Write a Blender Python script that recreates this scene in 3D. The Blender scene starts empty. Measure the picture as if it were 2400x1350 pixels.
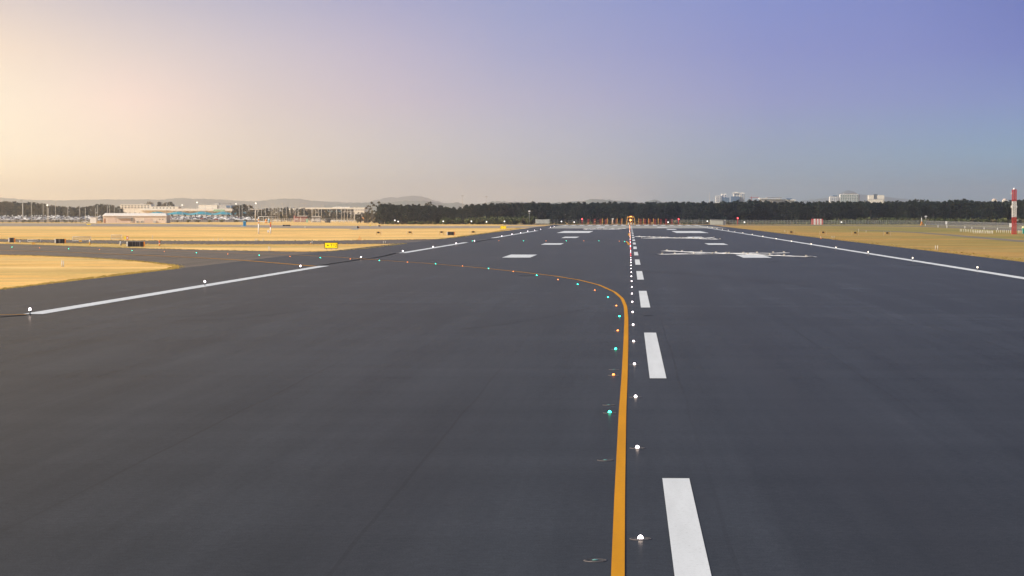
import bpy, math, random
import numpy as np
from mathutils import Vector, Matrix, Quaternion

R = math.radians
rng = random.Random(7)
sc = bpy.context.scene
col = sc.collection

# ------------------------------------------------------------------ camera
F, CX, CY, HZ, VX, EYE = 6122.0, 1200.0, 675.0, 505.0, 1475.0, 4.9
PITCH = math.atan((CY - HZ) / F)
YAW = math.atan((VX - CX) / F * math.cos(PITCH))
cam_d = bpy.data.cameras.new("camera")
cam = bpy.data.objects.new("camera", cam_d)
col.objects.link(cam)
cam_d.sensor_width = 36.0
cam_d.lens = 36.0 * F / 2400.0
cam_d.clip_start, cam_d.clip_end = 0.5, 40000.0
cam.location = (0, 0, EYE)
cam.rotation_euler = (R(90) - PITCH, 0, YAW)
sc.camera = cam
sc.render.resolution_x, sc.render.resolution_y = 1024, 576
_m = cam.rotation_euler.to_matrix()
C_R, C_U, C_F = _m @ Vector((1, 0, 0)), _m @ Vector((0, 1, 0)), _m @ Vector((0, 0, -1))

# ------------------------------------------------------------------ light
SUN_AZ, SUN_EL = -113.0, 29.0
GLOW_AZ = -34.0        # horizon glow centre; extra brightness added out of view, apart from the sun
S_DIR = Vector((math.sin(R(SUN_AZ)) * math.cos(R(SUN_EL)), math.cos(R(SUN_AZ)) * math.cos(R(SUN_EL)), math.sin(R(SUN_EL))))
sl = bpy.data.lights.new("sun", 'SUN')
sl.energy, sl.angle, sl.color = 5.0, R(0.6), (1.0, 0.87, 0.70)
so = bpy.data.objects.new("sun", sl)
so.rotation_euler = S_DIR.to_track_quat('Z', 'Y').to_euler()
so.location = (-50, 50, 60)
col.objects.link(so)

sc.view_settings.view_transform = 'Standard'
sc.view_settings.look = 'None'
EXPO = 0.32
sc.view_settings.exposure = EXPO
sc.view_settings.gamma = 1.0


def s2l(c):
    return tuple((v / 255 / 12.92) if v / 255 <= 0.04045 else ((v / 255 + 0.055) / 1.055) ** 2.4 for v in c)


world = bpy.data.worlds.new("World")
sc.world = world
world.use_nodes = True
wn, wl = world.node_tree.nodes, world.node_tree.links
wn.clear()


def wmath(op, a, b=None, c=None):
    n = wn.new("ShaderNodeMath")
    n.operation = op
    for i, v in enumerate((a, b, c)):
        if v is None:
            continue
        if isinstance(v, (int, float)):
            n.inputs[i].default_value = v
        else:
            wl.new(v, n.inputs[i])
    return n.outputs[0]


tc = wn.new("ShaderNodeTexCoord")
sep = wn.new("ShaderNodeSeparateXYZ")
wl.new(tc.outputs["Generated"], sep.inputs[0])
hx, hy, hz = sep.outputs
hlen = wmath('SQRT', wmath('MAXIMUM', wmath('ADD', wmath('MULTIPLY', hx, hx), wmath('MULTIPLY', hy, hy)), 1e-6))
cosd = wmath('DIVIDE', wmath('ADD', wmath('MULTIPLY', hx, math.sin(R(GLOW_AZ))), wmath('MULTIPLY', hy, math.cos(R(GLOW_AZ)))), hlen)
delta = wmath('MULTIPLY', wmath('ARCCOSINE', wmath('MAXIMUM', wmath('MINIMUM', cosd, 1.0), -1.0)), 180 / math.pi / 90)   # 0..90 deg -> 0..1
elev = wmath('MULTIPLY', wmath('ARCSINE', hz), 180 / math.pi)


def t_of(px):
    az = -math.degrees(YAW) + math.degrees(math.atan((px - CX) / F))
    return (az - GLOW_AZ) / 90.0


GLOW = ((7.0, 5.7, 3.7), (2.6, 2.2, 1.65))  # out-of-view sky multipliers added to throw warm sheen and haze from the left


def sky_row(stops, after, boost=1.0):
    n = wn.new("ShaderNodeValToRGB")
    cr = n.color_ramp
    g0 = s2l(stops[0][1])
    pts = [(0.0, tuple(v * k for v, k in zip(g0, GLOW[0]))), (0.5 * t_of(0), tuple(v * k for v, k in zip(g0, GLOW[1])))]
    pts += [(t_of(p), tuple(v * boost for v in s2l(c))) for p, c in stops] + [(min(t_of(2400) + 0.25, 1), tuple(v * boost for v in s2l(after)))]
    while len(cr.elements) < len(pts):
        cr.elements.new(0.5)
    for e, (p, c) in zip(cr.elements, pts):
        e.position = p
        e.color = (*c, 1)
    wl.new(delta, n.inputs[0])
    return n.outputs[0]


SKY = [
    (0.3, [(0, (304, 271, 212)), (300, (284, 256, 207)), (600, (262, 243, 205)), (1000, (220, 220, 207)), (1300, (192, 207, 206)), (1800, (163, 193, 200)), (2400, (142, 178, 196))], (130, 160, 184)),
    (1.36, [(0, (280, 262, 229)), (300, (272, 250, 224)), (600, (245, 230, 212)), (900, (219, 214, 210)), (1200, (197, 201, 211)), (1800, (156, 177, 204)), (2400, (140, 179, 208))], (120, 154, 190)),
    (2.48, [(0, (268, 250, 223)), (300, (266, 237, 221)), (600, (230, 214, 210)), (900, (210, 198, 210)), (1200, (187, 185, 210)), (1800, (152, 160, 210)), (2400, (134, 153, 208))], (118, 138, 196)),
    (3.6, [(0, (253, 231, 210)), (300, (234, 217, 211)), (600, (213, 202, 210)), (900, (195, 187, 209)), (1200, (169, 172, 209)), (1800, (140, 149, 208)), (2100, (134, 144, 206)), (2400, (121, 133, 200))], (108, 124, 192)),
    (4.75, [(0, (221, 207, 204)), (300, (202, 195, 205)), (600, (185, 183, 206)), (900, (171, 171, 206)), (1200, (155, 163, 207)), (1800, (133, 146, 208)), (2100, (127, 139, 203)), (2400, (113, 126, 193))], (102, 118, 186)),
]
cur = None
prev_e = None
for e, stops, after in SKY:
    c = sky_row(stops, after, {}.get(e, 1.0))
    if cur is None:
        cur, prev_e = c, e
        continue
    mr = wn.new("ShaderNodeMapRange")
    mr.inputs["From Min"].default_value = prev_e
    mr.inputs["From Max"].default_value = e
    wl.new(elev, mr.inputs["Value"])
    mx = wn.new("ShaderNodeMix")
    mx.data_type = 'RGBA'
    wl.new(mr.outputs[0], mx.inputs[0])
    wl.new(cur, mx.inputs[6])
    wl.new(c, mx.inputs[7])
    cur, prev_e = mx.outputs[2], e
SKY_STRENGTH = 0.1
sky = wn.new("ShaderNodeTexSky")
sky.sky_type = 'NISHITA'
sky.sun_disc = False
sky.sun_elevation = R(SUN_EL)
sky.sun_rotation = R(SUN_AZ)
sky.air_density, sky.dust_density, sky.ozone_density = 1.0, 2.0, 2.0
scl = wn.new("ShaderNodeMix")
scl.data_type = 'RGBA'
scl.blend_type = 'MULTIPLY'
scl.inputs[0].default_value = 1.0
wl.new(cur, scl.inputs[6])
scl.inputs[7].default_value = (1 / SKY_STRENGTH / 2 ** EXPO,) * 3 + (1,)
mr = wn.new("ShaderNodeMapRange")
mr.interpolation_type = 'SMOOTHSTEP'
mr.inputs["From Min"].default_value = 5.0
mr.inputs["From Max"].default_value = 28.0
wl.new(elev, mr.inputs["Value"])
fin = wn.new("ShaderNodeMix")
fin.data_type = 'RGBA'
wl.new(mr.outputs[0], fin.inputs[0])
wl.new(scl.outputs[2], fin.inputs[6])
wl.new(sky.outputs[0], fin.inputs[7])
bg = wn.new("ShaderNodeBackground")
bg.inputs[1].default_value = SKY_STRENGTH
wl.new(fin.outputs[2], bg.inputs[0])
wo = wn.new("ShaderNodeOutputWorld")
wl.new(bg.outputs[0], wo.inputs[0])

sc.cycles.max_bounces = 5
sc.cycles.transparent_max_bounces = 24
sc.cycles.volume_bounces = 1
sc.cycles.sample_clamp_indirect = 3.0
sc.cycles.caustics_reflective = sc.cycles.caustics_refractive = False


# ------------------------------------------------------------------ where a photographed point stands
def ray(px, py):
    return C_F + C_R * ((px - CX) / F) + C_U * ((CY - py) / F)


def G(px, py, z=0.0):
    d = ray(px, py)
    t = (z - EYE) / d.z
    return Vector((d.x * t, d.y * t, z))


def At(px, py, Y):
    d = ray(px, py)
    t = Y / d.y
    return Vector((d.x * t, Y, EYE + d.z * t))


def pxs(Y):
    return Y / F


# ------------------------------------------------------------------ materials
def mat(name, c, rough=0.7, metal=0.0, spec=0.3, var=0.12, vscale=3.0, emit=None, es=0.0, bump=0.0):
    m = bpy.data.materials.new(name)
    m.use_nodes = True
    n, l = m.node_tree.nodes, m.node_tree.links
    b = n["Principled BSDF"]
    b.inputs["Roughness"].default_value = rough
    b.inputs["Metallic"].default_value = metal
    b.inputs["Specular IOR Level"].default_value = spec
    if var > 0:
        t = n.new("ShaderNodeTexCoord")
        no = n.new("ShaderNodeTexNoise")
        no.inputs["Scale"].default_value = vscale
        no.inputs["Detail"].default_value = 4
        l.new(t.outputs["Object"], no.inputs[0])
        r = n.new("ShaderNodeValToRGB")
        r.color_ramp.elements[0].position, r.color_ramp.elements[1].position = 0.3, 0.7
        r.color_ramp.elements[0].color = (*[x * (1 - var) for x in c], 1)
        r.color_ramp.elements[1].color = (*[min(1, x * (1 + var)) for x in c], 1)
        l.new(no.outputs[0], r.inputs[0])
        l.new(r.outputs[0], b.inputs["Base Color"])
        if bump:
            bp = n.new("ShaderNodeBump")
            bp.inputs["Distance"].default_value = bump
            l.new(no.outputs[0], bp.inputs["Height"])
            l.new(bp.outputs[0], b.inputs["Normal"])
    else:
        b.inputs["Base Color"].default_value = (*c, 1)
    if emit:
        b.inputs["Emission Color"].default_value = (*emit, 1)
        b.inputs["Emission Strength"].default_value = es
    return m


def nodes_of(name):
    m = bpy.data.materials.new(name)
    m.use_nodes = True
    return m, m.node_tree.nodes, m.node_tree.links, m.node_tree.nodes["Principled BSDF"]


def noise(n, l, vec, scale, detail=4, rough=0.6):
    t = n.new("ShaderNodeTexNoise")
    t.inputs["Scale"].default_value = scale
    t.inputs["Detail"].default_value = detail
    t.inputs["Roughness"].default_value = rough
    l.new(vec, t.inputs[0])
    return t.outputs[0]


def mapping(n, l, vec, s):
    t = n.new("ShaderNodeMapping")
    t.inputs["Scale"].default_value = s
    l.new(vec, t.inputs[0])
    return t.outputs[0]


def ramp(n, l, fac, pts):
    r = n.new("ShaderNodeValToRGB")
    cr = r.color_ramp
    while len(cr.elements) < len(pts):
        cr.elements.new(0.5)
    for e, (p, c) in zip(cr.elements, pts):
        e.position = p
        e.color = (c, c, c, 1) if isinstance(c, (int, float)) else (*c, 1)
    l.new(fac, r.inputs[0])
    return r.outputs[0]


def mixc(n, l, fac, a, b, mode='MIX'):
    t = n.new("ShaderNodeMix")
    t.data_type = 'RGBA'
    t.blend_type = mode
    for i, v in ((0, fac), (6, a), (7, b)):
        if isinstance(v, (int, float)):
            t.inputs[i].default_value = v
        elif isinstance(v, tuple):
            t.inputs[i].default_value = (*v, 1)
        else:
            l.new(v, t.inputs[i])
    return t.outputs[2]


def mth(n, l, op, a, b=None):
    t = n.new("ShaderNodeMath")
    t.operation = op
    for i, v in enumerate((a, b)):
        if v is None:
            continue
        if isinstance(v, (int, float)):
            t.inputs[i].default_value = v
        else:
            l.new(v, t.inputs[i])
    return t.outputs[0]


def asphalt(name, base, seams=True, rough=0.66, spec=0.22):
    m, n, l, b = nodes_of(name)
    g = n.new("ShaderNodeNewGeometry").outputs["Position"]
    streak = noise(n, l, mapping(n, l, g, (0.55, 0.018, 1)), 1.0, 5, 0.65)      # paving lanes and rolled rubber along the runway
    cross = noise(n, l, mapping(n, l, g, (0.02, 0.30, 1)), 1.0, 4, 0.6)         # work joints across it
    blot = noise(n, l, g, 0.045, 5, 0.6)
    fine = noise(n, l, g, 38.0, 3, 0.7)
    grit = noise(n, l, g, 6.0, 4, 0.7)
    c = mixc(n, l, 1.0, base, ramp(n, l, streak, [(0.28, 0.80), (0.72, 1.18)]), 'MULTIPLY')
    c = mixc(n, l, 1.0, c, ramp(n, l, cross, [(0.28, 0.91), (0.72, 1.09)]), 'MULTIPLY')
    c = mixc(n, l, 1.0, c, ramp(n, l, blot, [(0.25, 0.84), (0.75, 1.15)]), 'MULTIPLY')
    c = mixc(n, l, 1.0, c, ramp(n, l, grit, [(0.25, 0.82), (0.75, 1.18)]), 'MULTIPLY')
    c = mixc(n, l, 1.0, c, ramp(n, l, fine, [(0.22, 0.52), (0.78, 1.52)]), 'MULTIPLY')
    if seams:
        s = n.new("ShaderNodeSeparateXYZ")
        wob = noise(n, l, mapping(n, l, g, (0.0, 0.06, 1)), 1.0, 2)
        l.new(g, s.inputs[0])
        xx = mth(n, l, 'ADD', s.outputs[0], mth(n, l, 'MULTIPLY', wob, 0.25))
        fr = mth(n, l, 'PINGPONG', mth(n, l, 'SUBTRACT', xx, 1.62), 2.8)
        line = mth(n, l, 'LESS_THAN', fr, 0.035)
        patch = ramp(n, l, noise(n, l, mapping(n, l, g, (0.35, 0.012, 1)), 1.0, 2), [(0.40, 0.0), (0.60, 0.42)])
        c = mixc(n, l, mth(n, l, 'MULTIPLY', line, patch), c, (0.022, 0.023, 0.026))
        # wheel-track darkening laid down by tyres, fading with distance from the touchdown lanes
        for x0, w, k in ((4.6, 2.6, 0.55), (-4.2, 2.2, 0.30), (9.5, 2.6, 0.25)):
            dd = mth(n, l, 'ABSOLUTE', mth(n, l, 'SUBTRACT', s.outputs[0], x0))
            f = mth(n, l, 'MULTIPLY', ramp(n, l, mth(n, l, 'DIVIDE', dd, w), [(0.0, 1.0), (1.0, 0.0)]),
                    ramp(n, l, streak, [(0.3, 0.2), (0.7, 1.0)]))
            c = mixc(n, l, mth(n, l, 'MULTIPLY', f, k), c, (0.030, 0.031, 0.036))
    l.new(c, b.inputs["Base Color"])
    l.new(mth(n, l, 'ADD', mth(n, l, 'MULTIPLY', grit, 0.2), rough - 0.1), b.inputs["Roughness"])
    b.inputs["Specular IOR Level"].default_value = 0.0
    gl = n.new("ShaderNodeBsdfGlossy")
    gl.inputs["Roughness"].default_value = 0.21
    gl.inputs["Color"].default_value = (1, 0.90, 0.73, 1)
    fn = n.new("ShaderNodeFresnel")
    fn.inputs["IOR"].default_value = 1.06
    ms = n.new("ShaderNodeMixShader")
    l.new(mth(n, l, 'MULTIPLY', fn.outputs[0], spec), ms.inputs[0])
    l.new(b.outputs[0], ms.inputs[1])
    l.new(gl.outputs[0], ms.inputs[2])
    l.new(ms.outputs[0], n["Material Output"].inputs[0])
    bp = n.new("ShaderNodeBump")
    bp.inputs["Strength"].default_value = 0.5
    bp.inputs["Distance"].default_value = 0.006
    l.new(fine, bp.inputs["Height"])
    l.new(bp.outputs[0], b.inputs["Normal"])
    return m


def paint(name, c, rough=0.6):
    m, n, l, b = nodes_of(name)
    g = n.new("ShaderNodeNewGeometry").outputs["Position"]
    a = noise(n, l, mapping(n, l, g, (2.0, 0.15, 1)), 1.0, 4)
    d = noise(n, l, g, 14.0, 4, 0.75)
    x = mixc(n, l, 1.0, c, ramp(n, l, a, [(0.3, 0.90), (0.7, 1.05)]), 'MULTIPLY')
    x = mixc(n, l, ramp(n, l, d, [(0.55, 0.0), (0.78, 0.42)]), x, (0.09, 0.09, 0.095))
    l.new(x, b.inputs["Base Color"])
    b.inputs["Roughness"].default_value = 0.8
    b.inputs["Specular IOR Level"].default_value = 0.1
    return m


def grass_mat(name, up=True):
    m, n, l, b = nodes_of(name)
    g = n.new("ShaderNodeNewGeometry").outputs["Position"]
    s = n.new("ShaderNodeSeparateXYZ")
    l.new(g, s.inputs[0])
    big = noise(n, l, mapping(n, l, g, (0.006, 0.016, 1)), 1.0, 5, 0.6)
    band = noise(n, l, mapping(n, l, g, (0.010, 0.055, 1)), 1.0, 4, 0.6)
    mid = noise(n, l, mapping(n, l, g, (0.12, 0.07, 1)), 1.0, 5, 0.7)
    fine = noise(n, l, g, 2.2, 4, 0.8)
    gold, straw, olive = (0.56, 0.335, 0.092), (0.63, 0.44, 0.18), (0.21, 0.21, 0.07)
    c = mixc(n, l, ramp(n, l, band, [(0.35, 0.0), (0.65, 1.0)]), gold, straw)
    # the right-hand field is greener turf
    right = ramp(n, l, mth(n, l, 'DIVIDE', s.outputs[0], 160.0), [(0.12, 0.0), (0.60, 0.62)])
    c = mixc(n, l, ramp(n, l, mth(n, l, 'DIVIDE', s.outputs[0], 160.0), [(0.0, 0.0), (0.12, 1.0)]), mixc(n, l, 1.0, c, (1.45, 1.43, 1.5), 'MULTIPLY'), mixc(n, l, 1.0, c, (0.92, 0.80, 0.75), 'MULTIPLY'))  # grass left of the runway brightened in colour to imitate the warm glow
    gr = mth(n, l, 'ADD', ramp(n, l, big, [(0.46, 0.0), (0.66, 0.42)]), right)
    gr = mth(n, l, 'MULTIPLY', gr, ramp(n, l, band, [(0.3, 0.45), (0.62, 1.5)]))
    c = mixc(n, l, mth(n, l, 'MINIMUM', gr, 1.0), c, olive)
    mow = noise(n, l, mapping(n, l, g, (0.035, 0.16, 1)), 1.0, 5, 0.7)
    c = mixc(n, l, ramp(n, l, mow, [(0.50, 0.0), (0.72, 0.55)]), c, (0.36, 0.22, 0.085))
    c = mixc(n, l, ramp(n, l, mow, [(0.30, 0.42), (0.46, 0.0)]), c, (0.36, 0.33, 0.10))
    c = mixc(n, l, 1.0, c, ramp(n, l, mid, [(0.25, 0.78), (0.75, 1.18)]), 'MULTIPLY')
    c = mixc(n, l, 1.0, c, ramp(n, l, fine, [(0.25, 0.75), (0.75, 1.2)]), 'MULTIPLY')
    l.new(c, b.inputs["Base Color"])
    b.inputs["Roughness"].default_value = 0.95
    b.inputs["Specular IOR Level"].default_value = 0.05
    if up:
        bp = n.new("ShaderNodeBump")
        bp.inputs["Strength"].default_value = 0.8
        bp.inputs["Distance"].default_value = 0.15
        l.new(fine, bp.inputs["Height"])
        l.new(bp.outputs[0], b.inputs["Normal"])
    return m


def leaf_mat(name, a, b_, transl=0.0):
    m, n, l, b = nodes_of(name)
    oi = n.new("ShaderNodeObjectInfo").outputs["Random"]
    g = n.new("ShaderNodeNewGeometry").outputs["Position"]
    f = noise(n, l, g, 0.35, 3)
    c = mixc(n, l, oi, a, b_)
    c = mixc(n, l, 1.0, c, ramp(n, l, f, [(0.3, 0.55), (0.7, 1.5)]), 'MULTIPLY')
    l.new(c, b.inputs["Base Color"])
    b.inputs["Roughness"].default_value = 0.75
    b.inputs["Specular IOR Level"].default_value = 0.15
    return m


def wire_mat(name, c, cover):
    m, n, l, b = nodes_of(name)
    b.inputs["Base Color"].default_value = (*c, 1)
    b.inputs["Roughness"].default_value = 0.6
    b.inputs["Alpha"].default_value = cover
    return m


M = {}
M['runway'] = asphalt("runway_asphalt", (0.0350, 0.0405, 0.0495))
M['taxi'] = asphalt("taxiway_asphalt", (0.105, 0.090, 0.075), seams=False)  # lighter, browner base puts the left side's warm glow into the colour
M['concrete'] = asphalt("worn_concrete", (0.32, 0.275, 0.225), seams=False, rough=0.8, spec=0.03)
M['concrete_pale'] = asphalt("pale_concrete", (0.30, 0.30, 0.28), seams=False, rough=0.8, spec=0.03)
M['track'] = asphalt("gravel_track", (0.20, 0.18, 0.155), seams=False, rough=0.9, spec=0.03)
M['white_paint'] = paint("white_road_paint", (0.60, 0.635, 0.66))
M['yellow_paint'] = paint("yellow_road_paint", (0.55, 0.245, 0.006))
M['tar'] = mat("tar", (0.022, 0.022, 0.023), 0.9, 0.0, 0.0)
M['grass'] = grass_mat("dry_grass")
M['tuft'] = grass_mat("dry_grass_tufts", up=False)
_n, _l = M['tuft'].node_tree.nodes, M['tuft'].node_tree.links
_tr = _n.new("ShaderNodeBsdfTranslucent")
_b = _n["Principled BSDF"]
_l.remove(_b.inputs["Base Color"].links[0])
_b.inputs["Base Color"].default_value = (0.56, 0.43, 0.14, 1)
_tr.inputs[0].default_value = (0.56, 0.43, 0.14, 1)
_mx = _n.new("ShaderNodeMixShader")
_mx.inputs[0].default_value = 0.65
_l.new(_b.outputs[0], _mx.inputs[1])
_l.new(_tr.outputs[0], _mx.inputs[2])
_l.new(_mx.outputs[0], _n["Material Output"].inputs[0])
M['leaf'] = leaf_mat("forest_leaves", (0.011, 0.022, 0.017), (0.024, 0.034, 0.020))
M['leaf_brown'] = leaf_mat("hazed_brown_leaves", (0.115, 0.092, 0.05), (0.075, 0.075, 0.04))  # brown lightened in the colour to stand in for haze on left trees
M['leaf_green'] = leaf_mat("shrub_leaves", (0.062, 0.085, 0.030), (0.095, 0.105, 0.040))
M['bark'] = mat("bark", (0.07, 0.058, 0.047), 0.9)
M['pale_bark'] = mat("pale_bark", (0.25, 0.21, 0.17), 0.9)
M['hill'] = leaf_mat("wooded_hill", (0.095, 0.145, 0.135), (0.105, 0.15, 0.14))  # pale bluish base puts extra distance haze into the colour
M['steel'] = mat("galvanised_steel", (0.25, 0.26, 0.25), 0.6, 0.1)
M['pole'] = mat("pale_pole_paint", (0.62, 0.58, 0.50), 0.5)
M['dark_metal'] = mat("dark_metal", (0.05, 0.05, 0.052), 0.7, 0.1, 0.1)
M['rim'] = mat("worn_aluminium", (0.13, 0.115, 0.11), 0.6, 0.3)
M['black'] = mat("black_panel", (0.012, 0.012, 0.016), 0.5)
M['white'] = mat("white_enamel", (0.72, 0.71, 0.68), 0.5)
M['cream'] = mat("cream_render", (0.74, 0.70, 0.60), 0.8)
M['beige'] = mat("beige_cladding", (0.66, 0.56, 0.46), 0.8)
M['beige_dark'] = mat("beige_door", (0.58, 0.46, 0.38), 0.8)
M['roofwhite'] = mat("pale_roof_sheet", (0.78, 0.73, 0.65), 0.55)
M['grey'] = mat("grey_cladding", (0.30, 0.30, 0.30), 0.7)
M['greywall'] = mat("light_grey_wall", (0.46, 0.45, 0.42), 0.8)
M['teal'] = mat("teal_canopy", (0.03, 0.31, 0.40), 0.5)
M['blue'] = mat("blue_plastic", (0.01, 0.25, 0.48), 0.45)
M['bluepale'] = mat("pale_blue_panel", (0.20, 0.48, 0.62), 0.5)
M['glass'] = mat("blue_glass", (0.09, 0.165, 0.27), 0.15, 0.0, 0.6)
M['darkglass'] = mat("dark_glass", (0.03, 0.035, 0.04), 0.15, 0.0, 0.6)
M['orange'] = mat("orange_paint", (0.70, 0.25, 0.03), 0.5)
M['amber_paint'] = mat("yellow_orange_paint", (0.64, 0.34, 0.06), 0.5)
M['red'] = mat("red_paint", (0.46, 0.04, 0.035), 0.5)
M['redpost'] = mat("red_post_paint", (0.44, 0.065, 0.05), 0.5)
M['maroon'] = mat("maroon_brick", (0.24, 0.10, 0.085), 0.8)
M['yellow'] = mat("yellow_enamel", (0.80, 0.60, 0.02), 0.5)
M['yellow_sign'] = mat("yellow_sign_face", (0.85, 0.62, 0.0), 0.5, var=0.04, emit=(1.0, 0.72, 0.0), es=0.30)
M['green'] = mat("green_panel", (0.30, 0.48, 0.33), 0.6)
M['green_dark'] = mat("teal_green_plastic", (0.02, 0.30, 0.22), 0.5)
M['fabric'] = mat("white_fabric", (0.80, 0.80, 0.78), 0.9, var=0.12, vscale=1.3)
M['sand'] = mat("sandbag_cloth", (0.42, 0.38, 0.31), 0.95)
M['sheet'] = mat("weathered_sheet", (0.44, 0.45, 0.40), 0.9)
M['tyre'] = mat("tyre_rubber", (0.02, 0.02, 0.02), 0.9)
M['tan'] = mat("tan_paint", (0.50, 0.33, 0.12), 0.6)
M['bird'] = mat("dark_feathers", (0.04, 0.04, 0.045), 0.9)
M['wire'] = wire_mat("chain_link_wire", (0.22, 0.25, 0.23), 0.14)
M['wire_dark'] = wire_mat("distant_chain_link_wire", (0.40, 0.36, 0.30), 0.18)
M['l_white'] = mat("white_lamp", (0.8, 0.8, 0.8), 0.3, var=0, emit=(1.0, 0.86, 0.90), es=9)
M['l_warm'] = mat("warm_white_lamp", (0.8, 0.8, 0.8), 0.3, var=0, emit=(1.0, 0.84, 0.62), es=4)
M['l_red'] = mat("red_lamp", (0.6, 0.1, 0.1), 0.3, var=0, emit=(1.0, 0.06, 0.07), es=8)
M['l_orange'] = mat("orange_lamp", (0.7, 0.3, 0.1), 0.3, var=0, emit=(1.0, 0.30, 0.06), es=8)
M['l_green'] = mat("green_lamp", (0.1, 0.6, 0.5), 0.3, var=0, emit=(0.02, 0.9, 0.58), es=10)
M['l_amber'] = mat("amber_lamp", (0.7, 0.4, 0.1), 0.3, var=0, emit=(1.0, 0.23, 0.04), es=4.5)
CARPAINT = [mat("car_paint_white", (0.75, 0.75, 0.74), 0.3, 0, 0.5), mat("car_paint_silver", (0.45, 0.46, 0.47), 0.3, 0.4, 0.5),
            mat("car_paint_dark", (0.06, 0.065, 0.075), 0.3, 0, 0.5), mat("car_paint_red", (0.40, 0.05, 0.04), 0.3, 0, 0.5)]


# ------------------------------------------------------------------ mesh builder
class MB:
    def __init__(s):
        s.v, s.f, s.mi, s.cur, s.sm = [], [], [], 0, []

    def add(s, vs, fs, smooth=False):
        o = len(s.v)
        s.v += [tuple(p) for p in vs]
        for f in fs:
            s.f.append(tuple(i + o for i in f))
            s.mi.append(s.cur)
            s.sm.append(smooth)
        return s

    def box(s, x0, x1, y0, y1, z0, z1, top=1.0):
        cx, cy = (x0 + x1) / 2, (y0 + y1) / 2
        a = [(x0, y0), (x1, y0), (x1, y1), (x0, y1)]
        vs = [(x, y, z0) for x, y in a] + [(cx + (x - cx) * top, cy + (y - cy) * top, z1) for x, y in a]
        return s.add(vs, [(3, 2, 1, 0), (4, 5, 6, 7), (0, 1, 5, 4), (1, 2, 6, 5), (2, 3, 7, 6), (3, 0, 4, 7)])

    def tube(s, p0, p1, r0, r1=None, n=8, cap=True):
        p0, p1 = Vector(p0), Vector(p1)
        r1 = r0 if r1 is None else r1
        d = (p1 - p0).normalized()
        a = d.orthogonal().normalized()
        b = d.cross(a)
        vs = []
        for p, r in ((p0, r0), (p1, r1)):
            for i in range(n):
                t = 2 * math.pi * i / n
                vs.append(p + a * (r * math.cos(t)) + b * (r * math.sin(t)))
        fs = [(i, (i + 1) % n, n + (i + 1) % n, n + i) for i in range(n)]
        if cap:
            fs += [tuple(range(n - 1, -1, -1)), tuple(range(n, 2 * n))]
        return s.add(vs, fs, n > 5)

    def bar(s, p0, p1, w):
        return s.tube(p0, p1, w * 0.7071, n=4)

    def lathe(s, prof, c=(0, 0, 0), n=12, sx=1.0, sy=1.0):
        vs, fs = [], []
        for r, z in prof:
            for i in range(n):
                t = 2 * math.pi * i / n
                vs.append((c[0] + r * math.cos(t) * sx, c[1] + r * math.sin(t) * sy, c[2] + z))
        for k in range(len(prof) - 1):
            for i in range(n):
                j = (i + 1) % n
                fs.append((k * n + i, k * n + j, (k + 1) * n + j, (k + 1) * n + i))
        fs.append(tuple(range(n - 1, -1, -1)))
        fs.append(tuple(range((len(prof) - 1) * n, len(prof) * n)))
        return s.add(vs, fs, True)

    def ball(s, c, r, n=10, m=6, sz=1.0):
        prof = [(max(1e-4, r * math.sin(math.pi * k / m)), -r * math.cos(math.pi * k / m) * sz) for k in range(m + 1)]
        return s.lathe(prof, c, n)

    def dome(s, c, r, h, n=12, m=5):
        prof = [(max(1e-4, r * math.cos(math.pi / 2 * k / m)), h * math.sin(math.pi / 2 * k / m)) for k in range(m + 1)]
        return s.lathe(prof, c, n)

    def poly(s, pts, z=None):
        vs = [(p[0], p[1], z if z is not None else p[2]) for p in pts]
        return s.add(vs, [tuple(range(len(vs)))])

    def build(s, name, mats, parent=None, loc=None):
        me = bpy.data.meshes.new(name)
        me.from_pydata(s.v, [], s.f)
        for m in (mats if isinstance(mats, (list, tuple)) else [mats]):
            me.materials.append(m)
        me.polygons.foreach_set("material_index", s.mi)
        me.polygons.foreach_set("use_smooth", s.sm)
        me.update()
        o = bpy.data.objects.new(name, me)
        col.objects.link(o)
        if parent:
            o.parent = parent
        if loc is not None:
            o.location = loc
        return o


def tag(o, label=None, cat=None, group=None, kind=None):
    if label:
        o["label"] = label
    if cat:
        o["category"] = cat
    if group:
        o["group"] = group
    if kind:
        o["kind"] = kind
    return o


def thing(name, label, cat, loc=(0, 0, 0), rz=0.0, group=None):
    o = bpy.data.objects.new(name, None)
    o.empty_display_size = 0.3
    col.objects.link(o)
    o.location = loc
    o.rotation_euler = (0, 0, rz)
    return tag(o, label, cat, group)


KIDS = {}


def dup(root, loc, rz=0.0, label=None, group=None, scale=None):
    def cp(o, parent):
        c = o.copy()
        col.objects.link(c)
        c.parent = parent
        for ch in o.children:
            cp(ch, c)
        return c
    r = root.copy()
    col.objects.link(r)
    r.location, r.rotation_euler = loc, (0, 0, rz)
    if scale is not None:
        r.scale = scale if isinstance(scale, (tuple, list)) else (scale,) * 3
    if label:
        r["label"] = label
    if group:
        r["group"] = group
    for ch in list(root.children):
        cp(ch, r)
    return r


class Placer:
    """first placement moves the prototype itself, every later one copies it"""
    def __init__(s, root):
        s.root, s.used = root, False

    def put(s, loc, rz=0.0, label=None, group=None, scale=None):
        if not s.used:
            s.used = True
            r = s.root
            r.location, r.rotation_euler = loc, (0, 0, rz)
            if scale is not None:
                r.scale = scale if isinstance(scale, (tuple, list)) else (scale,) * 3
            if label:
                r["label"] = label
            if group:
                r["group"] = group
            return r
        return dup(s.root, loc, rz, label, group, scale)


ORD = ("first second third fourth fifth sixth seventh eighth ninth tenth eleventh twelfth thirteenth fourteenth fifteenth sixteenth "
       "seventeenth eighteenth nineteenth twentieth").split()


def nth(i):
    return ORD[i] if i < 20 else None


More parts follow.
